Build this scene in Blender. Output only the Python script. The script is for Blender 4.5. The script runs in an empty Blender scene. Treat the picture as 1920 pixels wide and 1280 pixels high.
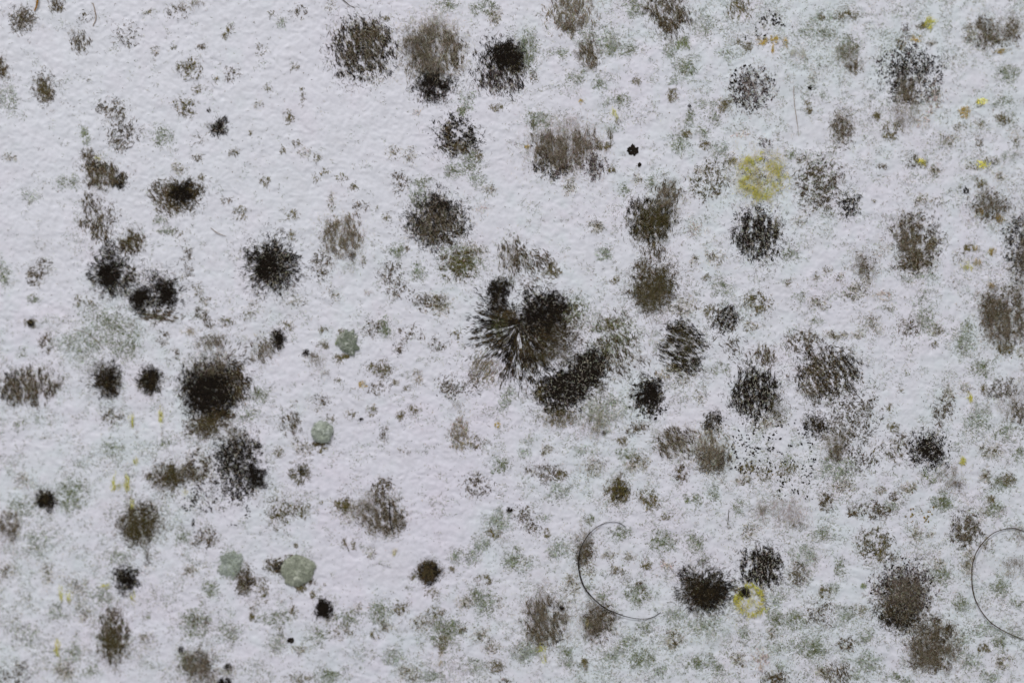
import bpy, math
import numpy as np
KEY_POWER = 19.9
WALL_A = (.636, .664, .702); WALL_B = (.646, .657, .704); WALL_C = (.648, .646, .710)
DUST_N1 = 430000; DUST_N2 = 95000; DUST_N3 = 20000

S = 1.0e-4                 # one picture unit of the layout below is 0.1 mm on the wall
CX, CY = 960.0, 640.0
sc = bpy.context.scene

# ------------------------------------------------------------------ camera
cd = bpy.data.cameras.new('camera')
cam = bpy.data.objects.new('camera', cd)
sc.collection.objects.link(cam)
cd.sensor_width = 36.0
cd.lens = 100.0
YAW, PITCH = math.radians(4.0), math.radians(3.0)     # the camera looks slightly up and to the right at the wall
DIST = 0.192*100.0/36.0
cam.rotation_euler = (math.radians(90)+PITCH, 0, -YAW)
_R = np.array(cam.rotation_euler.to_matrix())
CAM = -(_R @ np.array([0, 0, -1.0]))*DIST
cam.location = CAM
cd.clip_start = 0.01
cd.clip_end = 20.0
cd.dof.use_dof = True
cd.dof.focus_distance = DIST+0.0022
cd.dof.aperture_fstop = 5.0
sc.camera = cam

# ------------------------------------------------------------------ light
w = bpy.data.worlds.new('World')
sc.world = w
w.use_nodes = True
bg = w.node_tree.nodes['Background']
bg.inputs['Color'].default_value = (0.97, 0.98, 1.0, 1)
bg.inputs['Strength'].default_value = 0.50

def area(name, loc, target, size, power, col):
    ld = bpy.data.lights.new(name, 'AREA')
    ld.shape = 'SQUARE'; ld.size = size; ld.energy = power; ld.color = col
    o = bpy.data.objects.new(name, ld)
    sc.collection.objects.link(o)
    o.location = loc
    d = np.array(target, float) - np.array(loc, float)
    import mathutils
    o.rotation_euler = mathutils.Vector(d).to_track_quat('-Z', 'Y').to_euler()
    return o
area('window_light', (-0.42, -1.15, 1.30), (0, 0, 0), 0.40, KEY_POWER, (1.0, 0.985, 0.99))

sc.view_settings.view_transform = 'Standard'
sc.view_settings.look = 'None'
sc.view_settings.exposure = 0.0
sc.view_settings.gamma = 1.0

# ------------------------------------------------------------------ noise
def _hash(ix, iy, seed):
    h = (ix.astype(np.int64)*374761393 + iy.astype(np.int64)*668265263 + seed*2246822519) & 0xffffffff
    h = ((h ^ (h >> 13))*1274126177) & 0xffffffff
    h = (h ^ (h >> 16)) & 0xffffff
    return h.astype(np.float64)/float(0xffffff)

def vn(x, y, seed=0):
    x = np.asarray(x, float); y = np.asarray(y, float)
    ix = np.floor(x); iy = np.floor(y)
    fx = x-ix; fy = y-iy
    fx = fx*fx*(3-2*fx); fy = fy*fy*(3-2*fy)
    a = _hash(ix, iy, seed); b = _hash(ix+1, iy, seed)
    c = _hash(ix, iy+1, seed); d = _hash(ix+1, iy+1, seed)
    return (a*(1-fx)+b*fx)*(1-fy)+(c*(1-fx)+d*fx)*fy

def fbm(x, y, seed=0, octs=3):
    t = 0; a = 1; s = 0
    for o in range(octs):
        t = t+a*vn(x+17.3*o, y-9.1*o, seed+o*31); s += a; a *= .5; x = np.asarray(x)*2.03; y = np.asarray(y)*2.03
    return t/s

def sstep(a, b, x):
    t = np.clip((x-a)/(b-a), 0, 1)
    return t*t*(3-2*t)

_r = np.random.default_rng(11)
# small lumps and dents of the paint: x, y, radius, height
LUMPS = [(237, 32, 4, -2.2), (417, 184, 4, -2.2), (1636, 187, 5, -3.0), (1040, 66, 14, 1.6), (1205, 128, 16, 1.6),
         (1304, 84, 6, 2.2), (349, 60, 5, 1.8), (69, 308, 4, 2.0), (612, 560, 9, 1.5), (607, 290, 5, 2.0),
         (724, 768, 4, 2.0), (818, 829, 3, 2.0), (1195, 40, 10, 1.4), (1090, 1150, 5, 2), (1173, 1163, 4, 2.6),
         (1670, 42, 8, 1.5), (1792, 545, 12, -1.2), (1130, 985, 8, 1.4), (610, 920, 8, 1.6), (1133, 712, 4, 2.5)]
for _ in range(420):
    LUMPS.append((_r.uniform(-100, 2020), _r.uniform(-100, 1380), _r.uniform(2.0, 6.5), _r.choice([-.9, .9, 1.1, 1.3])*_r.uniform(.5, 1.3)))
_cell = {}
def wall_h(x, y):
    """height of the wall's painted surface above its mean plane, in layout units (towards the room)"""
    x = np.asarray(x, float); y = np.asarray(y, float)
    wx = x+10*(vn(x/17, y/17, 91)-.5); wy = y+10*(vn(x/17, y/17, 92)-.5)
    h = 4.2*(fbm(x/60, y/60, 3, 2)-.5)
    u = wx*.8+wy*.6; v = -wx*.6+wy*.8
    h = h+1.75*(vn(u/14, v/9.5, 5)-.5)
    h = h+1.3*(vn(wx/7.5, wy/6.3, 8)-.5)
    h = h+.9*(vn(x/4.1, y/3.6, 9)-.5)
    return h

def add_lumps(x, y, h, nx=None):
    for lx, ly, lr, lh in LUMPS:
        m = (abs(x-lx) < lr*2.5) & (abs(y-ly) < lr*2.5)
        if m.any():
            d2 = ((x[m]-lx)**2+(y[m]-ly)**2)/(lr*lr)
            h[m] += lh*np.exp(-d2*1.4)
    return h

def W(x, y, h):
    """layout units -> world: the wall is the plane y = 0, the room is towards -y"""
    x, y, h = np.broadcast_arrays(np.asarray(x, float), np.asarray(y, float), np.asarray(h, float))
    k = 36.0/100.0/1920.0
    u = (x-CX)*k; v = (CY-y)*k
    dx = _R[0, 0]*u+_R[0, 1]*v-_R[0, 2]
    dy = _R[1, 0]*u+_R[1, 1]*v-_R[1, 2]
    dz = _R[2, 0]*u+_R[2, 1]*v-_R[2, 2]
    t = -CAM[1]/dy
    return np.stack([CAM[0]+t*dx, -h*S, CAM[2]+t*dz], -1)

# ------------------------------------------------------------------ materials
def nodes(m):
    m.use_nodes = True
    nt = m.node_tree
    return nt, nt.nodes['Principled BSDF']

def mould_mat(name, rough=.95, trans=0.0):
    m = bpy.data.materials.new(name)
    nt, b = nodes(m)
    a = nt.nodes.new('ShaderNodeAttribute'); a.attribute_name = 'tint'
    nt.links.new(a.outputs['Color'], b.inputs['Base Color'])
    b.inputs['Roughness'].default_value = rough
    b.inputs['Specular IOR Level'].default_value = .12
    return m
M_MOULD = mould_mat('mould_filaments')

def wall_mat():
    m = bpy.data.materials.new('painted_wall')
    nt, b = nodes(m)
    N = nt.nodes.new; L = nt.links.new
    tc = N('ShaderNodeTexCoord')
    def noise(scale, det, rough=.5):
        n = N('ShaderNodeTexNoise'); n.inputs['Scale'].default_value = scale
        n.inputs['Detail'].default_value = det; n.inputs['Roughness'].default_value = rough
        L(tc.outputs['Object'], n.inputs['Vector']); return n
    def ramp(src, pts):
        r = N('ShaderNodeValToRGB'); L(src, r.inputs['Fac'])
        e = r.color_ramp.elements
        e[0].position, e[0].color = pts[0][0], (*pts[0][1], 1)
        e[1].position, e[1].color = pts[1][0], (*pts[1][1], 1)
        for p, c in pts[2:]:
            q = e.new(p); q.color = (*c, 1)
        return r
    at = N('ShaderNodeAttribute'); at.attribute_name = 'tint'
    base = ramp(noise(13, 3, .55).outputs['Fac'],
                [(.30, WALL_A), (.50, WALL_B), (.70, WALL_C)])
    # faint pink and grey blotches soaked into the paint
    mx = N('ShaderNodeMix'); mx.data_type = 'RGBA'; mx.blend_type = 'MULTIPLY'; mx.inputs['Factor'].default_value = 1
    blot = ramp(noise(110, 4, .6).outputs['Fac'], [(.30, (.955, .945, .94)), (.48, (1, 1, 1)), (.72, (1.0, .965, .975))])
    mf = N('ShaderNodeMix'); mf.data_type = 'RGBA'; mf.blend_type = 'MULTIPLY'; mf.inputs['Factor'].default_value = 1
    L(base.outputs['Color'], mf.inputs['A']); L(at.outputs['Color'], mf.inputs['B'])
    L(mf.outputs['Result'], mx.inputs['A']); L(blot.outputs['Color'], mx.inputs['B'])
    mx2 = N('ShaderNodeMix'); mx2.data_type = 'RGBA'; mx2.blend_type = 'MULTIPLY'; mx2.inputs['Factor'].default_value = 1
    fine = ramp(noise(900, 3, .7).outputs['Fac'], [(.30, (.93, .93, .92)), (.5, (1, 1, 1)), (.70, (1.03, 1.03, 1.03))])
    L(mx.outputs['Result'], mx2.inputs['A']); L(fine.outputs['Color'], mx2.inputs['B'])
    L(mx2.outputs['Result'], b.inputs['Base Color'])
    b.inputs['Roughness'].default_value = .62
    b.inputs['Specular IOR Level'].default_value = .35
    bp = N('ShaderNodeBump'); bp.inputs['Strength'].default_value = .5; bp.inputs['Distance'].default_value = .00008
    L(noise(1900, 3, .6).outputs['Fac'], bp.inputs['Height']); L(bp.outputs['Normal'], b.inputs['Normal'])
    return m

# ------------------------------------------------------------------ mesh helpers
def mesh_from(name, V, F, mat, tint=None, parent=None, smooth=False, origin=None):
    V = np.asarray(V, np.float32).reshape(-1, 3)
    if origin is not None:
        V = V-np.asarray(origin, np.float32)
    F = np.asarray(F, np.int32); k = F.shape[1]
    me = bpy.data.meshes.new(name)
    me.vertices.add(len(V)); me.vertices.foreach_set('co', V.ravel())
    me.loops.add(F.size); me.loops.foreach_set('vertex_index', F.ravel())
    me.polygons.add(len(F)); me.polygons.foreach_set('loop_start', np.arange(0, F.size, k, dtype=np.int32))
    if smooth:
        me.polygons.foreach_set('use_smooth', np.ones(len(F), bool))
    me.update(calc_edges=True)
    if tint is not None:
        ca = me.color_attributes.new('tint', 'FLOAT_COLOR', 'POINT')
        t = np.ones((len(V), 4), np.float32); t[:, :3] = tint
        ca.data.foreach_set('color', t.ravel())
    me.materials.append(mat)
    o = bpy.data.objects.new(name, me)
    sc.collection.objects.link(o)
    if parent is not None:
        o.parent = parent
    elif origin is not None:
        o.location = origin
    return o

def tag(o, label=None, cat=None, group=None, kind=None):
    if label: o['label'] = label
    if cat: o['category'] = cat
    if group: o['group'] = group
    if kind: o['kind'] = kind

def lin(c):
    c = np.asarray(c, float)/255
    return np.where(c <= .04045, c/12.92, ((c+.055)/1.055)**2.4)
PAL = {'K': lin((37, 31, 25)), 'B': lin((80, 69, 48)), 'T': lin((138, 127, 109)), 'O': lin((96, 88, 54)),
       'G': lin((160, 168, 148)), 'g': lin((114, 122, 82)), 'Y': lin((222, 213, 96)), 'A': lin((168, 144, 72)),
       'P': lin((178, 164, 156)), 'S': lin((80, 71, 71)), 'L': lin((206, 200, 184)), 'C': lin((214, 204, 150))}

# ------------------------------------------------------------------ filaments and grains
_SF = np.array([[0, 1, 4], [0, 4, 3], [1, 2, 5], [1, 5, 4], [2, 0, 3], [2, 3, 5], [3, 4, 6], [4, 5, 6], [5, 3, 6], [2, 1, 0]])
def filaments(x, y, ang, ln, wd, curl, base, lift, col):
    """bent tapering three-sided threads; ang in radians with y up; lift = rise of the middle and tip"""
    n = len(x)
    dx, dy = np.cos(ang), -np.sin(ang); px, py = -dy, dx
    x0, y0 = x-dx*ln*.5, y-dy*ln*.5
    x1, y1 = x+px*curl*ln, y+py*curl*ln
    x2, y2 = x+dx*ln*.5, y+dy*ln*.5
    h = wall_h(x, y)
    def tri(cx_, cy_, r, hh):
        return [(cx_-px*r, cy_-py*r, hh+r*.2), (cx_+px*r, cy_+py*r, hh+r*.2), (cx_, cy_, hh+r*1.1)]
    P = tri(x0, y0, wd*.32, h+base) + tri(x1, y1, wd*.5, h+base+lift*ln*.6) + [(x2, y2, h+base+lift*ln)]
    V = np.stack([W(a, b, c) for a, b, c in P], 1)
    F = (_SF[None]+(np.arange(n)*7)[:, None, None]).reshape(-1, 3)
    return V.reshape(-1, 3), F, np.repeat(col, 7, 0)

_OV = np.array([[1, 0, 0], [-1, 0, 0], [0, 1, 0], [0, -1, 0], [0, 0, 1], [0, 0, -1]], float)
_OF = np.array([[0, 2, 4], [2, 1, 4], [1, 3, 4], [3, 0, 4], [2, 0, 5], [1, 2, 5], [3, 1, 5], [0, 3, 5]])
def grains(x, y, r, col, rng, stretch=.5):
    n = len(x)
    a = rng.uniform(0, 6.283, n); ca, sa = np.cos(a), np.sin(a)
    q = _OV[None]*np.stack([r*(1+stretch*rng.random(n)), r*(1-.3*rng.random(n)), r*.7], -1)[:, None]
    q = q*(1+.25*(rng.random((n, 6, 1))-.5))
    h = wall_h(x, y)+r*.45
    V = W(x[:, None]+q[..., 0]*ca[:, None]-q[..., 1]*sa[:, None],
          y[:, None]+q[..., 0]*sa[:, None]+q[..., 1]*ca[:, None], h[:, None]+q[..., 2])
    F = (_OF[None]+(np.arange(n)*6)[:, None, None]).reshape(-1, 3)
    return V.reshape(-1, 3), F, np.repeat(col, 6, 0)

def jitter(c, n, rng, amt=.28):
    k = np.exp(rng.normal(0, amt, (n, 1)))
    return np.clip(c[None]*k*(1+.07*rng.normal(size=(n, 3))), .004, .85)

STY = {  # len, width, contrast, noise along, noise across, spread, lift, curl, density factor, rim start
    's': (7.6, .95, 2.5, 12, 3.9, .42, .08, .16, .92, .40),      # combed streaks
    'r': (8.0, .78, 1.4, 7, 5, .60, .10, .16, .95, .22),         # radiating
    'c': (5.2, 1.0, 2.6, 4.8, 3.9, 1.0, .08, .24, .92, .30),    # curls and commas with gaps
    'n': (4.8, .74, 1.4, 4.6, 4.0, 1.4, .12, .2, .97, .22),      # dense nap
    'f': (9., 0.33, 1.4, 22, 8, .80, .25, .2, .60, .12),          # soft fuzz
    'k': (3.2, .66, 1.3, 6.5, 5.5, 3.0, .10, .2, .62, .10),      # rosette of crumbs
    'p': (8., .72, 2.2, 1, 1, .22, .10, .10, .85, .25),         # fans of rays from one point
    'y': (8.0, .55, .9, 9, 5, .55, .20, .2, .80, .25),           # yellow threads
}
def scatter(bx, by, rx, ry, rot, dens, area1, prof, clump, rng, edge_seed):
    """rejection sampling: points in an ellipse with a ragged rim and clumps"""
    lam = -math.log(1-min(dens, .985))/area1
    R = 1.3
    def cand(n):
        rr = np.sqrt(rng.random(n))*R; th = rng.random(n)*6.2832
        ex, ey = rr*np.cos(th)*rx, rr*np.sin(th)*ry
        c, s = math.cos(rot), math.sin(rot)
        x, y = bx+ex*c+ey*s, by-ex*s+ey*c
        rag = (vn(1.6*np.cos(th)+5, 1.6*np.sin(th)+5, edge_seed)-.5)*.34 + (vn((x*.8+y*.6)/9, (y*.8-x*.6)/9, edge_seed+1)-.5)*.40 \
            + (vn((x*.6-y*.8)/3.7, (y*.6+x*.8)/3.7, edge_seed+2)-.5)*.24
        p = prof(rr+rag)
        return x, y, rr, p, clump(x, y)
    x, y, rr, p, c = cand(1500)
    inner = p > .5
    mean = max(.06, c[inner].mean() if inner.any() else .3)
    gain = min(1/mean, 4.0)
    n = int(lam*math.pi*rx*ry*R*R*gain)
    if n < 1: n = 1
    x, y, rr, p, c = cand(n)
    k = rng.random(n) < p*c
    return x[k], y[k], rr[k]

def prof_disc(e):
    return lambda r: 1-sstep(e, 1.18, r)
def prof_ring(r):
    return np.exp(-((r-.82)/.15)**2)+.02*(r < .8)

SHARED = None          # (seed, angle, along, across): gaps that run through every layer of one colony
def clumper(ang, along, across, contrast, seed, thr=.5):
    sh = SHARED
    c, s = math.cos(ang), math.sin(ang)
    def f(x, y):
        u = (x*c-y*s); v = (x*s+y*c)
        n = .46*vn(u/along+3, v/across+7, seed)+.26*vn(u/along*2.3+9, v/across*1.9, seed+2)+.28*vn(x/(across*2.6), y/(across*2.6), seed+5)
        if sh is not None:
            c2, s2 = math.cos(sh[1]), math.sin(sh[1])
            uu = x*c2-y*s2; vv = x*s2+y*c2
            m = .65*vn(uu/sh[2], vv/sh[3], sh[0])+.35*vn(uu/(sh[2]*.5), vv/(sh[3]*.55), sh[0]+1)
            n = .5*n+.5*m
            return np.clip((n-thr)*max(contrast, 1.2)*2.3+.55, 0, 1)
        return np.clip((n-thr)*contrast*2.1+.5, 0, 1)
    return f

def blob(bx, by, rx, ry, dens, style, colk, ang, rot, seed):
    """one patch of growth -> (V, F, tint)"""
    rng = np.random.default_rng(seed)
    out = []
    a0 = math.radians(ang); rot = math.radians(rot)
    ring = style == 'o'
    if style == 'd':                                   # separate grains
        n = max(1, int(dens*rx*ry/9))
        rr = np.sqrt(rng.random(n*3)); th = rng.random(n*3)*6.283
        x, y = bx+rr*np.cos(th)*rx, by+rr*np.sin(th)*ry
        keep = vn(x/10, y/13, seed) > .47
        x, y = x[keep][:n], y[keep][:n]
        r = np.exp(rng.normal(math.log(1.25), .32, len(x)))
        out.append(grains(x, y, r, jitter(PAL[colk], len(x), rng, .25), rng, .9))
    elif style == 'b':                                 # one solid crumb: packed grains
        n = max(4, int(dens*rx*ry*.55))
        rr = np.sqrt(rng.random(n))*(1-.35*vn(np.arange(n)*.0+rng.random(n)*9, rng.random(n)*9, seed)); th = rng.random(n)*6.283
        rr = rr*(.68+.62*vn(1.9*np.cos(th)+7, 1.9*np.sin(th)+7, seed+1))
        x, y = bx+rr*np.cos(th)*rx, by+rr*np.sin(th)*ry
        out.append(grains(x, y, rng.uniform(1.0, 2.0, n), jitter(PAL[colk], n, rng, .3), rng, .6))
    else:
        st = STY['y' if ring else style]
        ln0, w0, con, al, ac, spr, lift, curl, dfac, e = st
        dens_in = dens; dens = dens*dfac
        small = min(rx, ry)
        if style == 'y' and small < 8:
            con = .25; spr = .2; ln0 = 9.5; w0 = .5
        if style in 'cns' and small < 30:
            w0 = w0*(.62+.38*small/30); ln0 = ln0*(.8+.2*small/30)
            col_lift = 1.15+.65*(1-small/30)
        else:
            col_lift = 1.0
        if style in 'srnf' and small < 22:
            q = max(.5, small/22); ln0 *= q; al = max(4, al*q); ac = max(3.2, ac*q)
        pr = prof_ring if ring else prof_disc(e)
        cl = clumper(a0, al, ac, con, seed+3)
        if style == 'p':
            def cl(x, y):
                th = np.arctan2(y-by, x-bx); r = np.hypot(x-bx, y-by)
                m = .75*vn(np.cos(th)*15+20, np.sin(th)*15+20+r/22, seed+3)+.25*vn(x/4, y/4, seed+4)
                return np.clip((m-.5)*3.4+.5, 0, 1)*np.clip(.45+.9*np.cos(np.arctan2(-(y-by), x-bx)-a0), 0, 1)
        x, y, rr = scatter(bx, by, rx, ry, rot, dens, ln0*w0*.62, pr, cl, rng, seed+9)
        n = len(x)
        if n:
            if style in 'rp':
                th = np.arctan2(-(y-by), x-bx)+rng.normal(0, spr, n)
            elif ring:
                th = np.arctan2(-(y-by), x-bx)+rng.normal(0, 1.0, n)
            else:
                th = a0+rng.normal(0, spr, n)
            ln = ln0*np.exp(rng.normal(0, .33, n)); wd = w0*np.exp(rng.normal(0, .28, n))
            if style == 'f':
                base = rng.uniform(.2, min(9, .25*small+1), n)
            else:
                base = rng.uniform(-.1, 1.4, n)+(1.6 if style == 'n' and dens_in > .8 else 0)
            col = jitter(PAL[colk], n, rng, .34 if style in 'ck' else .14 if style == 'f' else .30)
            if colk != 'K': col = col*col_lift
            if style == 'k': col = col*1.2
            if style in 'k':                            # crumbs: mixed darker bits
                dk = rng.random(n) < .22
                col[dk] = jitter(PAL['B' if colk != 'g' else 'O'], int(dk.sum()), rng)
            out.append(filaments(x, y, th, ln, wd, rng.normal(0, curl, n), base, lift*rng.uniform(.2, 1.6, n), col))
        dens = dens_in
        soft = {'K': 'B', 'B': 'T', 'S': 'P', 'O': 'T', 'T': 'L', 'g': 'G', 'G': 'L'}.get(colk, 'L')
        def threads(n_r, dd, key, w_lo, w_hi, l_lo, l_hi, b_lo, b_hi, e_, con_, jit=.2):
            x, y, rr = scatter(bx, by, rx*n_r, ry*n_r, rot, dd, .5*(l_lo+l_hi)*.5*(w_lo+w_hi)*.62, prof_disc(e_),
                               clumper(a0, al*1.3, ac*1.4, con_, seed+3), rng, seed+9)
            n = len(x)
            if not n: return
            th = (np.arctan2(-(y-by), x-bx) if style == 'r' else a0)+rng.normal(0, .8 if style != 'k' else 3, n)
            out.append(filaments(x, y, th, rng.uniform(l_lo, l_hi, n), rng.uniform(w_lo, w_hi, n), rng.normal(0, .15, n),
                                 rng.uniform(b_lo, b_hi, n), rng.uniform(0, .12, n), jitter(PAL[key], n, rng, jit)))
        if style in 'srcn' and dens > .2:
            threads(1.03, dens*(.24 if style != 'c' else .10), soft, .35, .75, 4, 10, -.2, .6, .35, 1.2)      # matted beneath
            if not (style == 'n' and dens > .68):
                threads(1.0, dens*.08, 'L', .35, .7, 3, 7, 1.0, 2.4, .5, .4)   # pale tips on top
        if style in 'srcnkf' and dens > .1:
            if style == 'k':
                threads(1.1, min(.5, dens*.75), 'G' if colk in 'Gg' else 'L', .3, .55, 3, 7, -.2, .4, .15, .7)       # grey-green bloom
            threads(1.42, dens*.22, soft if style != 'k' else ('G' if colk in 'Gg' else 'L'), .3, .6, 3, 8, -.2, .5, .05, .9)   # thin halo
        if style in 'cnk' and dens > .1:                # stray grains round the rim
            n = int(rx*ry*dens*(.06 if style != 'k' else .10))+1
            q = np.sqrt(rng.random(n))*1.25; th = rng.random(n)*6.283
            x, y = bx+q*np.cos(th)*rx, by+q*np.sin(th)*ry
            out.append(grains(x, y, rng.uniform(.5, 1.1, n), jitter(PAL['K' if colk in 'KBS' else 'O'], n, rng, .4), rng))
    V = np.concatenate([o[0] for o in out]); T = np.concatenate([o[2] for o in out])
    off = 0; Fs = []
    for o in out:
        Fs.append(o[1]+off); off += len(o[0])
    return V, np.concatenate(Fs), T

def merge(parts):
    off = 0; Fs = []
    for V, F, T in parts:
        Fs.append(F+off); off += len(V)
    return np.concatenate([p[0] for p in parts]), np.concatenate(Fs), np.concatenate([p[2] for p in parts])

# ------------------------------------------------------------------ the wall
# how dusty with mould each stretch of the wall is
DUST = np.array([[.20, .22, .20, .10, .12, .20, .50, .70, .80, .90, .80, .80],
                 [.16, .22, .18, .08, .05, .06, .35, .45, .70, .65, .60, .70],
                 [.22, .36, .18, .12, .14, .20, .25, .35, .50, .55, .50, .65],
                 [.40, .50, .40, .30, .38, .50, .50, .50, .55, .55, .50, .65],
                 [.55, .65, .50, .35, .35, .42, .60, .68, .60, .50, .45, .70],
                 [.65, .70, .65, .50, .30, .38, .52, .68, .75, .72, .70, .80],
                 [.70, .65, .62, .50, .30, .50, .58, .58, .60, .65, .68, .70],
                 [.75, .75, .72, .70, .72, .76, .80, .82, .82, .80, .80, .78]])
def dust_level(x, y):
    u = np.clip(x/160-.5, 0, 10.999); v = np.clip(y/160-.5, 0, 6.999)
    i = np.floor(u).astype(int); j = np.floor(v).astype(int); fu = u-i; fv = v-j
    return (DUST[j, i]*(1-fu)+DUST[j, i+1]*fu)*(1-fv)+(DUST[j+1, i]*(1-fu)+DUST[j+1, i+1]*fu)*fv
def build_wall():
    def axis(a, b, step):
        core = np.arange(a, b+step, step)
        lo = a-np.cumsum(step*1.18**np.arange(1, 30)); hi = core[-1]+np.cumsum(step*1.18**np.arange(1, 30))
        return np.concatenate([lo[::-1], core, hi])
    xs = axis(-60, 1980, 2.0); ys = axis(-60, 1340, 2.0)
    X, Y = np.meshgrid(xs, ys)
    H = add_lumps(X, Y, wall_h(X, Y)+.35*(vn(X/2.3, Y/2.3, 77)-.5))
    V = W(X, Y, H).reshape(-1, 3)
    nx = len(xs); ny = len(ys)
    i = (np.arange(ny-1)[:, None]*nx+np.arange(nx-1)[None]).ravel()
    F = np.stack([i, i+nx, i+nx+1, i+1], 1)
    lv = dust_level(X, Y)                            # thin greenish film where the mould dust is thick
    f = sstep(.25, .95, lv*.75+.9*(fbm(X/70, Y/70, 61, 3)-.5)+.35*(vn(X/16, Y/16, 66)-.5)).ravel()[:, None]
    c = (1-f)*np.array([[1.0, .985, 1.0]])+f*np.array([[.935, .985, .965]])
    o = mesh_from('wall', V, F, wall_mat(), c, smooth=True)
    tag(o, kind='structure')
build_wall()

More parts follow.
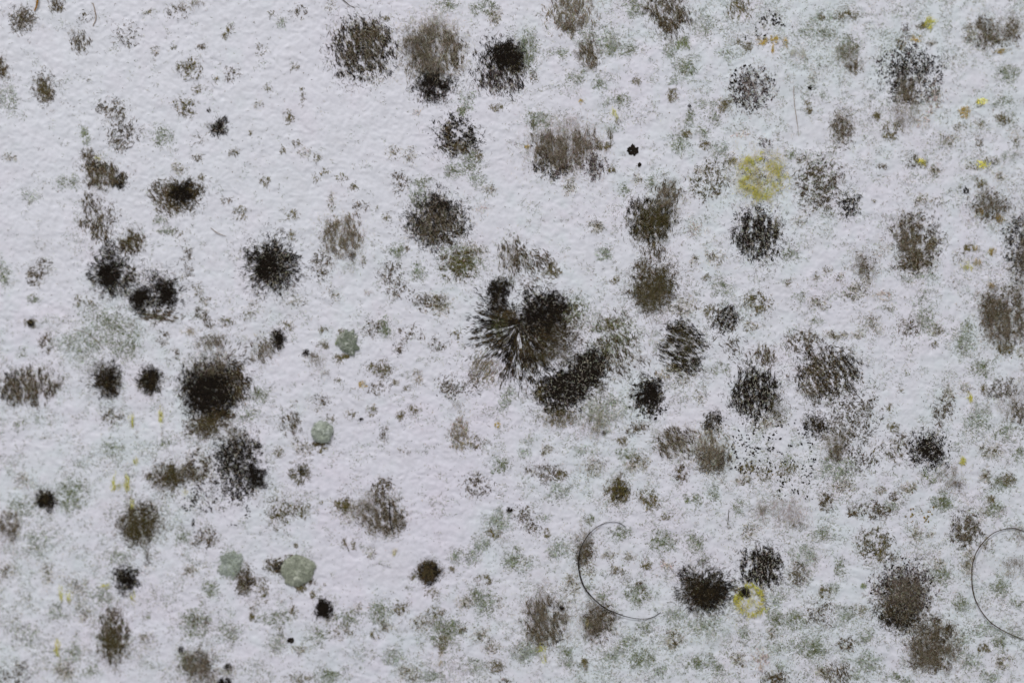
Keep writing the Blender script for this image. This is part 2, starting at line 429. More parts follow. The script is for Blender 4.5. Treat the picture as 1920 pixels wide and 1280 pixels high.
# ------------------------------------------------------------------ what grows where
# thing lines:  "* name | label | landmark phrase (optional)"
# patch lines:  part  x y rx ry density style colour [thread angle] [turn]
MAJOR = """
* mould_colony | olive-brown ring of mould threads in the top left corner by the amber hair | the olive-brown ring in the top left corner
 ring 42 38 27 25 .55 n B 60
 pale_middle 42 38 14 13 .25 f T 60
* mould_colony | small brown mould patch touching the top edge right of the amber hair
 nap 108 10 15 15 .5 s B 110
* mould_colony | small brown mould patch trailing a tail to its upper left, near top left corner | the small tailed brown patch at upper left
 nap 152 80 21 20 .48 s B 100
 tail 135 58 10 14 .3 f T 125
* mould_colony | narrow black-brown mould patch cut by the left edge near the top
 nap 2 128 15 24 .6 s B 100
* mould_colony | round olive mould colony at upper left, near the left edge | the round olive colony at upper left
 nap 84 167 24 31 .52 n B 80
 dark_core 84 172 14 18 .5 n O 80
* mould_colony | wide grey-brown fuzz at the top edge, left of centre
 nap 352 10 28 15 .45 f T 90
 crumbs 335 24 24 14 .22 c B 110
* mould_colony | sparse grey-green curly mould patch above the speckled brown stain at left
 nap 207 200 30 20 .38 c B 90
* mould_colony | speckled brown mould stain above the first big dark colony at left | the speckled brown stain at left
 crumbs 232 248 34 30 .3 c B 70
 crumbs_dense 222 276 18 17 .28 c B 80
* mould_colony | small dark mould tuft joined to the top left of the oval dark colony
 nap 163 290 14 14 .6 n B 60
 green_tail 160 255 9 20 .4 n g 70
* mould_colony | oval dark mould colony with pale streaks, highest big one at left | the oval dark colony at left
 nap 194 328 41 27 .72 s B 105 -15
 dark_rim 182 312 30 10 .6 n K 80 -20
 dark_side 222 340 16 16 .7 n K 80
 fuzz 190 332 38 24 .45 f T 100
 olive_fleck 184 297 10 6 .4 f Y 90
* mould_colony | big black-olive mould colony with a paler brown wing on its left | the black-olive colony with a brown wing
 nap 346 367 37 32 .8 n B 120
 dark_core 344 362 26 25 0.86 n K 120
 brown_wing 298 360 24 24 .58 s B 125
 streaked_skirt 322 388 34 15 .45 s B 120
 olive_top 326 345 16 12 .4 f O 90
* mould_colony | small dense dark mould spot standing alone at upper left | the lone dark spot at upper left
 nap 410 239 20 20 .62 r K 90
 dark_core 411 244 11 10 0.71 n K
* mould_colony | brown streaked mould patch under the oval dark colony, at left | the brown streaked patch under the oval colony
 nap 172 398 24 34 .42 s B 95
 streaks 188 432 26 26 .55 s B 95
 crumbs 208 402 22 22 .2 c B 80
* mould_colony | olive-brown tufted mould patch right above the left one of the twin black colonies | the olive-brown tuft above the twins
 nap 246 453 27 28 .58 s B 110
 olive_haze 250 450 22 24 .4 f O 110
* mould_colony | left one of the twin black mould colonies at left, radiating threads | the twin black colonies
 nap 206 512 46 50 .72 r K
 dark_core 203 515 21 22 0.97 n K
 bridge 246 515 16 20 .4 r B
* mould_colony | right one of the twin black mould colonies, with two dark cores | the right one of the twins
 nap 294 556 48 48 .62 r K 20
 left_core 263 562 21 26 0.96 n K
 right_core 314 550 18 24 0.86 n K
 curved_skirt 298 592 38 14 .5 s B 170
* mould_colony | small brown curly mould patch by the left edge, level with the twin black colonies
 nap 64 518 17 20 .48 c B 80
 fringe 84 500 16 14 .26 c B 50
* mould_colony | small dark green round mould spot by the left edge | the dark green spot by the left edge
 nap 58 606 12 11 .6 n O
 dark_core 58 606 7 7 0.81 n K
* mould_colony | small curly brown mould patch below the dark green spot by the left edge
 nap 86 642 14 20 .45 c B 100
* mould_colony | wide brown mould colony with upright streaks cut by the left edge | the wide streaked colony at the left edge
 nap 48 724 58 38 .55 s B 95
 fuzz 45 728 54 34 .42 f T 92
 dark_streaks 22 722 22 30 .4 s K 90
* mould_colony | left one of two small black round colonies side by side at left | the left of the two small black rounds
 nap 200 714 34 37 .66 r K
 haze 200 714 32 35 .5 f B
 dark_core 200 714 20 22 0.86 n K
* mould_colony | right one of two small black round colonies side by side at left | the right of the two small black rounds
 nap 281 714 24 28 .7 r K 70
 haze 281 714 24 28 .5 f B
 dark_core 281 712 17 20 0.97 n K
* mould_colony | big black mould colony with threads fanning down to the lower right | the big black fanned colony at left
 nap 400 730 60 54 .6 s K 105
 body 398 728 54 50 .74 n K 105
 right_rays 398 690 82 90 .2 p B 320
 dark_core 392 736 46 42 .85 n K 100
 right_fan 440 720 26 42 .5 s B 125
 stem 402 778 36 26 .78 n B 90
 soft_top 398 690 44 20 .5 f T 105
* mould_colony | olive-brown ragged mould patch hanging under the big black fanned colony
 nap 382 802 36 22 .62 n B 60
 haze 385 802 38 25 .4 f O 60
* mould_colony | large speckled black mould mass at lower left with two dense cores | the speckled black mass at lower left
 nap 446 858 48 50 .62 c K 120
 upper_core 436 856 28 26 0.69 n K
 lower_core 480 892 22 27 0.81 n K
 speckled_skirt 440 915 42 34 .38 c K 100
 upper_haze 440 812 30 22 .45 f T 110
* mould_colony | smudgy brown mould patch left of the speckled black mass
 nap 368 880 36 36 .5 c B 100
 haze 360 876 34 32 .3 f T 80
* mould_colony | dense olive-brown mould patch at the left end of the speckled mass | the olive-brown patch at the left end of the mass
 nap 314 893 34 26 .66 n B 60
 olive_haze 312 892 34 26 .55 f O 60
* mould_colony | beige-brown soft fuzz patch above the big black fanned colony
 fuzz 398 642 30 20 .5 f T 110
 dark_arc 396 638 28 14 .35 n B 60
 pink_haze 418 668 26 24 .32 f P 120
* mould_colony | black radiating mould colony like a round bush, left of centre | the round black bush left of centre
 nap 511 498 56 58 .66 r K
 inner_nap 506 498 38 40 .62 r K
 dark_core 502 500 20 22 0.97 n K
* mould_colony | tiny very black mould tuft left of the green felt pad | the tiny black tuft left of the green pad
 nap 523 638 16 20 .7 r K
 dark_core 523 639 9 12 0.97 n K
* mould_colony | taupe feathery mould smear just left of the tiny black tuft
 fuzz 492 656 28 30 .45 f T 110
 threads 494 654 24 26 .25 s B 115
* mould_colony | soft taupe feather-shaped fuzz right above centre left | the taupe feather at centre left
 fuzz 644 442 42 44 .55 f T 100
 threads 644 440 38 42 .42 s T 98
 tip 656 476 11 24 .6 f B 100
 shade_edge 620 440 16 26 .35 n B 90
* mould_colony | sparse brown speckled mould patch under the taupe feather
 nap 601 497 24 28 .36 c B 100
* mould_colony | round streaky brown colony, leftmost of the three big ones near the top | the leftmost big colony at the top
 nap 681 92 58 60 .55 s K 112
 brown_nap 678 90 54 54 .42 s B 108
 dark_top 690 62 36 20 .55 n B 90
 dark_middle 682 88 16 10 .5 n K
 haze 680 90 54 54 .3 f T 108
* mould_colony | tall soft grey-brown colony, middle of the three big ones near the top | the tall soft colony at the top
 fuzz 812 92 62 58 .8 f T 100
 dark_streaks 785 92 32 46 .58 f B 98
 right_streaks 845 95 26 44 .42 s B 100
 threads 810 96 56 52 .36 s B 97
 pale_halo 812 82 68 66 .32 f L 90
* mould_colony | round speckled black colony tucked under the tall soft one at the top | the speckled black round under the tall soft one
 nap 812 158 40 33 .83 n K 100
 dark_core 808 143 11 8 0.97 n K
 skirt 812 172 34 20 .4 s S 95
* mould_colony | black and olive colony, rightmost of the three big ones near the top | the rightmost big colony at the top
 nap 936 122 52 56 .52 s K 100
 dark_core 950 106 34 34 0.85 n K
 olive_side 964 112 16 26 .6 n O
 lower_skirt 930 152 42 26 .42 s S 105
* mould_colony | pale green fringe on the right side of the rightmost big top colony
 crumbs 988 92 20 40 .38 k g
 haze 988 90 19 38 .25 f G
 lower_crumbs 1000 142 11 14 .26 c B
* mould_colony | mould cluster of curved dark streaks with white gaps, below the big top colonies | the gapped dark streaks below the top colonies
 nap 856 256 44 42 .46 c K 110
 dark_arc 840 252 9 25 .7 n B 105
 lower_arc 858 276 30 14 .62 n B 20
 right_arc 882 258 10 26 .5 c K 100
* mould_colony | pale green crumbly patch under the gapped dark streaks
 crumbs 884 305 26 28 .4 k g
 dark_bit 897 291 9 9 .5 n O
* mould_colony | big round black-brown colony just above centre | the round black-brown colony above centre
 nap 820 414 60 56 .66 n K 110
 dark_core 826 386 22 14 0.86 n K
 lower_nap 822 424 50 38 .42 s B 100
 haze 820 412 54 50 .4 f T 105
 green_edge 786 375 20 22 .3 k g
* mould_colony | grey-brown mould with upright streaks touching the top edge right of centre | the streaked patch at the top edge right of centre
 nap 1072 22 50 40 .42 s T 95
 dark_foot 1070 50 26 14 .62 n B
 fuzz 1074 20 48 38 .35 f T 95
* mould_colony | taupe streaked mould wedge under the streaked patch at the top edge
 fuzz 1102 96 26 34 .5 f T 105
 threads 1104 100 22 28 .45 s B 105
 green_haze 1118 72 46 34 .24 k G 100
* mould_colony | greenish streaky mould smear right of the taupe wedge near the top
 haze 1145 86 18 26 .36 f G 100
 threads 1145 92 14 18 .28 s g 100
* mould_colony | brown curly mould colony cut by the top edge, right of centre | the brown curly colony at the top edge
 nap 1254 26 46 42 .5 s B 105
 dark_spot 1254 44 17 14 .55 n B
 fuzz 1250 20 44 34 .32 f T 100
 green_side 1190 14 20 26 .34 k g
* mould_colony | olive streaky mould patch at the top edge, above the black spray of dots
 nap 1382 16 24 24 .38 s O 100
* mould_colony | big two-lobed taupe mould colony, upper centre right | the two-lobed taupe colony
 left_fuzz 1030 278 40 40 .58 f T 97
 left_threads 1030 280 36 38 .5 s B 97
 dark_patch 1052 282 14 28 .5 n B 95
 lower_specks 1034 312 38 22 .62 c K 95
 right_fuzz 1092 266 30 32 .66 f T 92
 right_threads 1094 266 28 28 .42 s B 92
 right_specks 1116 310 24 27 .62 c S 95
 pale_top 1062 232 40 22 .3 f P 90
 middle_fuzz 1062 282 34 44 .4 f T 92
 middle_specks 1072 306 34 26 .3 c B 92
 wide_haze 1064 276 84 60 .24 f P 92
* mould_colony | grey-green haze patch on the upper left of the two-lobed taupe colony
 crumbs 1008 222 28 20 .34 k g
 haze 1010 222 26 19 .25 f G
 yellow_stalk 998 232 5 13 .6 y O 95
* mould_spot | round black crumb alone on clean wall right of the two-lobed colony | the lone black crumb
 crumb 1186 282 10.5 10.5 3.6 b K
* mould_spot | tiny black grain just below the lone black crumb
 crumb 1199 309 3.6 3.6 3 b K
* mould_colony | dark olive colony with a pale grey fuzzy top, right of centre | the olive colony with a pale fuzzy top
 fuzz 1222 412 50 46 .72 f O 92
 nap 1220 412 46 42 .62 s K 95
 dark_body 1212 420 32 32 .6 n B 90
 grey_top 1250 372 32 34 .6 f T 88
 top_threads 1250 362 32 30 .38 s B 85
 hanging_threads 1224 470 26 24 .34 s B 95
* mould_colony | smooth round olive-brown cushion of fuzz, right of centre | the smooth olive cushion
 fuzz 1225 542 47 48 .9 f O 90
 nap 1225 540 44 46 .62 n B 95
 paler_top 1222 548 32 32 .5 f T 80
 ragged_tufts 1206 502 20 14 .5 n B 95
* yellow_mould_ring | big bright yellow ring of mould threads, upper right | the big yellow ring
 ring 1428 336 42 45 .74 o Y 90
 ring_body 1428 336 40 43 .15 o O 90
 inner_threads 1430 336 25 28 .14 y Y 100
 olive_threads 1425 336 28 30 .22 k O 100
 pale_halo 1422 328 60 60 .38 f C 90
* mould_colony | crisp black mould colony of curly strokes just below the big yellow ring | the crisp black colony below the yellow ring
 nap 1421 438 49 52 .66 c K 92
 strokes 1421 440 46 48 .36 s K 92
 olive_side 1456 428 10 22 .3 n O
* mould_colony | spray of black dots on a pinkish stain, above the big yellow ring | the dotted pinkish patch above the yellow ring
 dots 1408 166 44 42 .40 c S 90
 grains 1408 166 46 44 .7 d K
 pink_haze 1408 166 40 38 .16 f P 90
* mould_colony | small dark olive slanting mould tuft left of the dotted pinkish patch
 nap 1361 198 11 18 .55 n O 55 -35
* mould_colony | open net of dark curly strokes right of the big yellow ring | the net of dark curls right of the yellow ring
 nap 1538 346 50 52 .38 c B 60
 dark_knot 1524 322 14 11 .55 n B
 green_haze 1530 330 46 46 .16 k G
* mould_colony | small dark curly mould patch, lower right of the net of curls
 nap 1592 385 25 26 .5 c K 90
* mould_colony | grey-green fuzzy patch near the top, left of the tall speckled colony | the grey-green fuzz near the top right
 haze 1588 105 28 32 .5 f T 95
 crumbs 1590 92 26 24 .4 k g
 dark_foot 1602 126 16 12 .5 n B
* mould_colony | tall speckled grey colony with soft taupe foot, upper right | the tall speckled colony at upper right
 specks 1706 138 62 52 .42 c K 90
 grains 1706 135 66 60 .5 d S
 middle_fuzz 1702 168 24 30 .7 f T 92
 dark_middle 1698 180 20 18 .55 n B
 taupe_foot 1692 216 34 32 .52 f T 90
 right_specks 1748 186 28 32 .26 c P 90
 foot_crumbs 1672 244 20 16 .34 c O
* mould_colony | taupe oval fuzzy patch left of the foot of the tall speckled colony | the taupe oval patch at upper right
 fuzz 1580 240 28 40 .5 f T 95
 nap 1581 242 25 36 .4 c B 95
* yellow_mould_tuft | yellow tuft with a dark green left half near the top right | the yellow tuft near the top right
 threads 1743 44 13 12 .75 y Y 60
 dark_half 1729 49 11 8 .7 n O 40
* mould_colony | left part of the hazy grey-brown growth in the top right corner
 haze 1853 58 32 36 .42 f T 100
 crumbs 1850 64 32 34 .3 c B 90
 olive_edge 1816 62 12 22 .36 k O
 dark_spot 1838 46 10 10 .4 n B
* mould_colony | right part of the hazy grey-brown growth in the top right corner | the hazy growth in the top right corner
 haze 1897 58 19 32 .55 f T 100
 crumbs 1896 60 18 30 .3 c B 90
* yellow_mould_tuft | orange-brown tuft under the hazy growth in the top right corner
 threads 1877 96 11 6 .75 y A 20
 body 1858 73 12 14 .4 n O 20
* mould_colony | grey-brown colony flecked with orange, near the right edge | the orange-flecked colony near the right edge
 haze 1856 384 42 40 .44 f T 90
 crumbs 1855 386 40 38 .34 c B 90
 olive_patch 1855 380 24 18 .4 f O
 left_fleck 1840 396 8 6 .8 y A 90
 right_fleck 1876 409 9 8 .85 y A 60
* mould_colony | brown-grey fuzzy colony, upper right, below the tall speckled one | the brown-grey colony at right
 nap 1712 452 50 58 .46 c B 95
 fuzz 1712 448 44 52 .5 f T 95
 lower_dark 1716 488 38 22 .62 n B 95
 upper_dark 1708 450 22 24 .45 n O 95
 olive_corner 1748 456 10 14 .65 n O 95
* mould_colony | faint taupe oval of fuzz left of the brown-grey colony at right
 fuzz 1621 500 27 36 .48 f T 92
 threads 1622 498 22 30 .28 c B 92
* mould_colony | large dark grey fuzzy colony cut by the right edge, middle height | the large dark colony at the right edge
 fuzz 1884 592 52 66 .66 f T 85
 nap 1886 590 48 62 .5 c B 85
 dark_left 1858 582 22 36 .58 n B 85
 upper_lobe 1918 470 36 66 .55 c K 85
 upper_fuzz 1918 480 34 66 .5 f T 85
* yellow_mould_tuft | orange tuft at the top left of the large dark right-edge colony
 threads 1859 535 9 6 .85 y A 140
* mould_colony | hazy taupe growth with dark rim at the right edge, below the large dark colony | the hazy growth at the right edge
 haze 1898 752 40 44 .3 f T 90
 rim 1880 730 34 26 .34 c B 90
 right_rim 1912 778 18 30 .4 c B 90
* mould_colony | olive tuft at the upper end of the black starburst in the middle | the olive tuft above the starburst
 nap 936 541 23 20 .84 n K
 body 934 568 22 22 .78 n K 100
 foot 946 594 22 20 .75 n B 100
 halo 948 530 24 24 .24 f O
* mould_colony | black starburst mould colony in the middle with rays to lower left | the black starburst in the middle
 dark_core 1024 590 44 38 .82 n K 20
 upper_nap 1010 580 50 40 .72 c K 10
 lower_body 1032 636 48 40 .62 n B 150
 dark_middle 996 612 34 30 .45 n K 150
 olive_foot 1036 668 36 22 .5 f O 120
 rays 976 604 84 114 .54 p K 240
 lower_rays 984 672 30 42 .3 s B 118
 left_rays 934 630 28 30 .3 s B 20
 brown_rays 974 604 92 118 .32 p B 235
 green_ray_base 936 612 18 22 .35 f g
 haze 1040 632 54 56 .3 f B 140
* mould_colony | sparse taupe wisps at the far lower left of the black starburst
 threads 908 690 26 32 .36 s T 60
 knot 896 690 12 20 .42 f T 100
* mould_colony | grey-brown upright feathers above the olive tuft of the starburst | the grey feathers above the starburst
 fuzz 960 478 32 36 .48 f T 100
 threads 962 480 30 34 .32 s B 108
* mould_colony | slanting dark strokes with an olive end, upper right of the starburst | the slanting strokes above the starburst
 threads 1014 492 28 26 .45 s B 130
 olive_end 1034 508 17 15 .5 n O 130
 wisps 990 530 40 16 .16 s B 160
* mould_colony | grey-green mottled patch on the right side of the black starburst
 crumbs 1076 578 32 32 .4 k g
 threads 1074 588 28 36 .24 c B 120
* mould_colony | upper right lobe of the long slanting black colony below the starburst | the slanting black colony below the starburst
 nap 1106 690 37 40 .82 c K 110
 body 1104 692 36 38 .70 n K 110
 dark_core 1106 690 26 28 0.67 n K
* mould_colony | lower left lobe of the long slanting black colony below the starburst
 nap 1052 730 54 42 .8 c K 130 30
 body 1054 730 50 38 .70 n K 130 30
 dark_core 1062 728 32 26 0.71 n K 130
 left_olive 1014 738 14 18 .45 n O 120
* mould_colony | taupe-olive fuzz hanging below the slanting black colony
 fuzz 1046 784 42 20 .52 f O 90
 threads 1046 784 38 18 .26 c T 90
* mould_colony | pale green-grey cloudy growth below and right of the slanting black colony | the pale green cloud below the centre
 haze 1122 786 46 42 .28 f L 90
 crumbs 1130 772 46 36 .34 k G
 olive_core 1112 794 26 20 .42 f O
 black_grain 1132 812 5 5 .9 n K
* mould_colony | slanting brown and green streaked area between starburst and olive-dark smudge | the streaked area right of the starburst
 threads 1155 640 46 50 .28 s B 120
 crumbs 1150 630 50 46 .3 k g
 olive_knots 1146 610 18 16 .4 n O 110
 lower_haze 1166 672 44 46 .16 f T 120
 lower_threads 1176 678 40 42 .16 s B 120
* mould_colony | dark olive smudge of slanting strokes, below the smooth olive cushion | the dark smudge below the olive cushion
 nap 1280 648 46 48 .6 s K 155
 olive_haze 1284 645 42 44 .52 f O 150
 top_knot 1264 612 16 12 .62 n K
 green_side 1232 636 16 22 .28 f G
 foot 1268 688 22 12 .5 n O
* mould_colony | small dark mould spot right of the dark smudge below the olive cushion
 nap 1358 599 27 27 .56 c K 90
 threads 1356 602 32 30 .2 s B 60
 left_knot 1328 582 13 13 .45 n O
* mould_colony | round black colony with a halo of grains, below centre right | the round black colony with grain halo
 nap 1216 740 33 37 .7 c K
 dark_core 1217 738 22 25 0.87 n K
 grain_halo 1216 744 40 44 .7 d K
* mould_colony | small round dark brown patch below the brown streaked colony with olive edge
 nap 1338 790 21 22 .6 c K 90
 haze 1338 790 20 20 .4 f B
* mould_colony | black and brown colony with upright strokes and an olive lower right edge | the upright-stroke colony with olive edge
 nap 1414 738 46 54 .62 s K 93
 strokes 1416 736 40 46 .5 c K 93
 dark_core 1424 740 26 32 0.51 n K 95
 top_tuft 1436 668 18 22 .52 s B 92
 olive_edge 1458 766 20 28 .42 f O 90
 olive_foot 1430 796 26 14 .32 k O 90
* mould_colony | broad field of dark curly slanting strokes, right of the upright-stroke colony | the broad field of curls at right
 main_field 1552 700 64 60 .44 c B 118
 slanted_strokes 1552 700 62 58 .24 s K 122
 dense_band 1532 692 30 20 .45 n B 130
 right_band 1590 684 22 26 .4 s K 120
 lower_band 1520 726 26 18 .4 s B 130
 upper_field 1506 638 38 20 .4 c B 100
 open_curls 1596 782 58 50 .32 c B 90
 lower_curls 1612 850 44 40 .2 c B 60
* mould_colony | compact oval knot of dark strokes at the lower left of the curly field
 nap 1526 798 24 24 .58 c K 115
 haze 1526 796 20 20 .45 f B 110
* mould_colony | soft grey-brown fuzz with dark foot under the curly field | the grey-brown fuzz under the curly field
 fuzz 1568 830 27 32 .62 f T 92
 dark_foot 1566 850 18 16 .62 n B 90
* mould_colony | round black crumbly colony at right, below the clean patch | the round black crumbly colony at right
 nap 1742 842 40 36 .58 c K
 dark_core 1744 840 26 22 0.73 n K
 grains 1742 842 44 44 .5 d K
* mould_colony | slanting taupe mould strokes, left part of the fringed pair below centre right
 threads 1268 830 42 32 .42 s B 130
 fuzz 1268 830 42 32 .44 f T 130
* mould_colony | pale fringe of upright threads with dark brown foot, below centre right | the pale fringe with a dark foot
 fuzz 1332 846 42 40 .34 f T 93
 threads 1334 840 42 42 .42 s T 93
 left_foot 1330 862 26 24 .6 n B 95
 right_foot 1358 860 15 27 .66 f B 90
 wide_haze 1318 838 58 44 .18 f L 95
* mould_spot | very black round crumb with a fuzzy rim, lower left by the left edge | the black crumb at lower left
 nap 86 937 21 22 .6 r K
 haze 86 937 20 21 .5 f B
 dark_core 86 938 13.5 15 0.97 n K
* mould_colony | soft taupe fuzzy patch cut by the left edge at lower left | the taupe fuzz at the lower left edge
 fuzz 18 986 30 34 .62 f T 90
 nap 18 984 26 28 .3 c B 90
* mould_colony | faint grey-green oval of crumbs right of the black crumb at lower left
 crumbs 135 928 28 40 .36 k g
* mould_colony | round olive-brown fuzzy colony with a brown stalk below, lower left | the olive-brown colony with a stalk
 fuzz 262 984 44 48 .78 f O 95
 nap 263 980 38 42 .62 n B 100
 dark_left 248 990 20 24 .45 n B
 stalk 276 1044 5 18 .75 f B 92
* mould_colony | small round black colony under the olive-brown colony with a stalk | the small black colony at lower left
 nap 236 1085 27 26 .7 c K
 dark_core 238 1084 18 18 0.86 n K
 yellow_tail 249 1118 5 14 .5 y Y 110
* mould_colony | tall drop-shaped brown colony with upright streaks, bottom left | the drop-shaped brown colony at bottom left
 nap 214 1196 32 50 .6 s B 92
 fuzz 214 1198 34 50 .5 f O 92
 dark_core 212 1190 20 34 .5 n B 92
 top 212 1152 15 14 .6 n B
* mould_colony | grey-brown fuzzy colony at the bottom edge, left | the grey-brown colony at the bottom edge
 fuzz 372 1250 38 40 .66 f T 92
 nap 372 1248 32 34 .5 n B 92
 green_fringe 350 1240 20 26 .3 k g
* mould_spot | dark crumb at the bottom edge right of the grey-brown colony
 crumb 421 1276 15 8 .9 n K
 upper_crumb 425 1250 8 7 .7 n K
* mould_colony | brown curly mould patch between the pale green blot and the green pad at lower left | the brown patch at the green blots
 nap 460 1086 21 27 .62 n B
 dark_core 462 1090 13 14 0.56 n K
* mould_colony | small olive-brown spot with dark dot, right of the speckled black mass
 nap 563 886 25 23 .46 r O
 dark_dot 566 884 7 8 .75 n K
* mould_colony | taupe fuzzy colony with olive left end and short black hair, lower centre left | the taupe fuzz with a short hair
 fuzz 712 966 48 44 .6 f T 110
 nap 716 962 42 38 .42 c B 115
 dark_foot 740 980 24 24 .5 n B
 olive_left 646 944 19 17 .62 n O
 bridge 672 950 24 22 .42 f T
 upper_crumbs 716 914 22 20 .4 c B
 green_crumbs 650 960 34 24 .22 k O
 beige_bit 740 1033 5 9 .6 y C 90
* mould_spot | angular brown-black crumb on clean wall, lower centre | the angular crumb at lower centre
 nap 804 1072 25 24 .9 n B 60
 dark_core 806 1073 20 20 0.86 n K
 left_bit 775 1081 9 8 .45 n O
* mould_spot | very black ragged crumb below the green pad at lower left | the black crumb below the green pad
 crumb 606 1140 17 19 .97 n K
 core 606 1141 12 14 3.2 b K
* mould_spot | small pitch black dot near the bottom, lower left of the black crumb
 crumb 545 1200 6.5 6.5 3.2 b K
* mould_colony | small round olive-black colony left of the two top ends of the curled hair | the small olive-black colony above the curled hair
 nap 1159 918 24 26 .72 n O
 dark_core 1162 920 16 17 0.71 n K
 crumbs 1152 926 28 30 .18 k O
* mould_colony | dark taupe smudge crossed by the left side of the curled hair | the smudge under the curled hair
 nap 1096 1036 19 26 .68 n B
 fuzz 1094 1014 22 40 .48 f T 95
 olive_foot 1104 1070 18 16 .34 k O
* mould_colony | broad grey-brown colony with upright streaks left of the curled hair's lower end | the broad grey colony at bottom centre
 fuzz 1022 1158 50 58 .66 f T 103
 threads 1022 1160 44 50 .42 s B 103
 dark_foot 1018 1194 32 20 .5 n B 100
 black_grain 1053 1139 5 5 .95 n K
 yellow_fringe 1016 1214 8 10 .45 y Y 95
* mould_colony | olive-taupe fuzzy colony touching the lower arc of the curled hair | the olive-taupe colony under the hair
 fuzz 1116 1160 37 42 .68 f T 95
 nap 1122 1164 30 36 .58 n B 95
 cream_fleck 1101 1168 4 10 .8 y C 88
* mould_colony | big round black colony left of the small yellow ring, lower right | the black colony beside the small yellow ring
 nap 1320 1106 54 46 .72 r K
 dark_core 1330 1112 36 28 0.85 n K
 left_core 1308 1108 22 18 0.71 n K
 haze 1320 1100 48 44 .5 f B 60
* mould_spot | small black tuft biting into the upper left of the small yellow ring
 nap 1395 1110 12 10 .95 n K
 bridge 1380 1104 14 7 .5 n B 10
* yellow_mould_ring | small yellow ring of mould threads, lower right | the small yellow ring
 ring 1409 1126 28 28 .8 o Y
 ring_body 1409 1126 27 27 .16 o O
 inner_threads 1409 1126 18 18 .22 y Y
 pale_halo 1408 1124 36 34 .2 f C
* mould_colony | black colony of short upright dashes above the small yellow ring | the dashed black colony above the small yellow ring
 nap 1428 1060 44 38 .55 s K 93
 dashes 1428 1062 42 36 .5 c K 93
 dark_side 1442 1064 24 26 .55 n K
* mould_colony | small taupe patch right of the dashed black colony
 nap 1498 1076 21 24 .42 c B 95
 fuzz 1498 1074 20 22 .36 f T
* mould_colony | pale pinkish-grey cloud of fuzz at lower right, with upright streaks | the pale pinkish cloud at lower right
 fuzz 1470 962 54 32 .42 f P 92
 left_edge 1426 958 16 24 .42 f T 92
 foot 1494 982 18 12 .34 f O
* mould_colony | big speckled black-grey colony at lower right, upper one of the pair | the big speckled pair at lower right
 specks 1692 1104 60 54 .56 c S 95
 nap 1692 1128 52 54 .6 n B 95
 grains 1690 1100 64 60 .5 d K
 dark_core 1688 1152 40 30 0.77 n K
 fuzz 1694 1120 50 52 .45 f T 95
* mould_colony | grey-olive fuzzy colony at lower right, lower one of the pair
 nap 1750 1208 52 50 .56 n B 95
 fuzz 1750 1208 52 54 .66 f T 92
 dark_left 1738 1224 28 26 .4 n B
 olive_edge 1768 1178 24 22 .32 f O
* mould_colony | olive-brown crumbly patch above the big speckled pair
 crumbs 1640 1020 36 34 .4 c O 110
 dark_stem 1654 1034 9 22 .5 n O 115
* mould_colony | taupe fuzzy mould spot with dark foot left of the right-hand curled hair | the taupe spot left of the right-hand hair
 nap 1812 992 30 32 .5 c B
 fuzz 1812 988 26 28 .4 f T
 dark_foot 1812 1008 14 10 .5 n B
* mould_colony | soft taupe smudge below the small yellow fleck at right
 fuzz 1786 896 28 26 .46 f T
 dark_foot 1796 910 14 10 .5 f B
* mould_colony | dark streaky patch at the bottom edge, right of centre right
 nap 1570 1264 28 24 .44 s B 115
* mould_colony | dark brown patch cut by the bottom edge, right of centre
 nap 1446 1274 30 16 .62 c B
* mould_colony | taupe oval mould streak standing alone below centre
 threads 862 812 18 34 .45 s T 100
 fuzz 860 812 16 32 .32 f T 95
 upper_wisps 858 762 16 20 .28 f T 90
* mould_colony | olive-green knotted patch under the round black-brown colony above centre | the olive knotted patch above centre
 nap 862 494 38 32 .42 c O
 crumbs 862 492 40 34 .4 k g
 olive_knot 852 494 20 14 .45 n O
* mould_colony | green-olive patch above left of the black starburst
 nap 824 570 22 20 .42 k O
 green_core 826 566 11 12 .4 f O
 brown_left 800 564 28 16 .3 c B
* mould_spot | dark green knot and yellow bit left of the brown-grey colony's lower right
 dark_knot 1816 464 10 6 .7 n O
 yellow_bit 1828 466 7 5 .7 y A
* mould_colony | tiny taupe smudge with dark dot below left of the green felt pad
 fuzz 592 674 20 18 .4 f T
 knot 590 668 9 8 .4 n B
* mould_colony | blue-grey pale cloud with a dark spot, left of the big speckled pair
 haze 1510 1036 34 28 .28 f G
 crumbs 1510 1036 34 28 .18 k G
 spot 1529 1052 6 7 .55 f T
"""

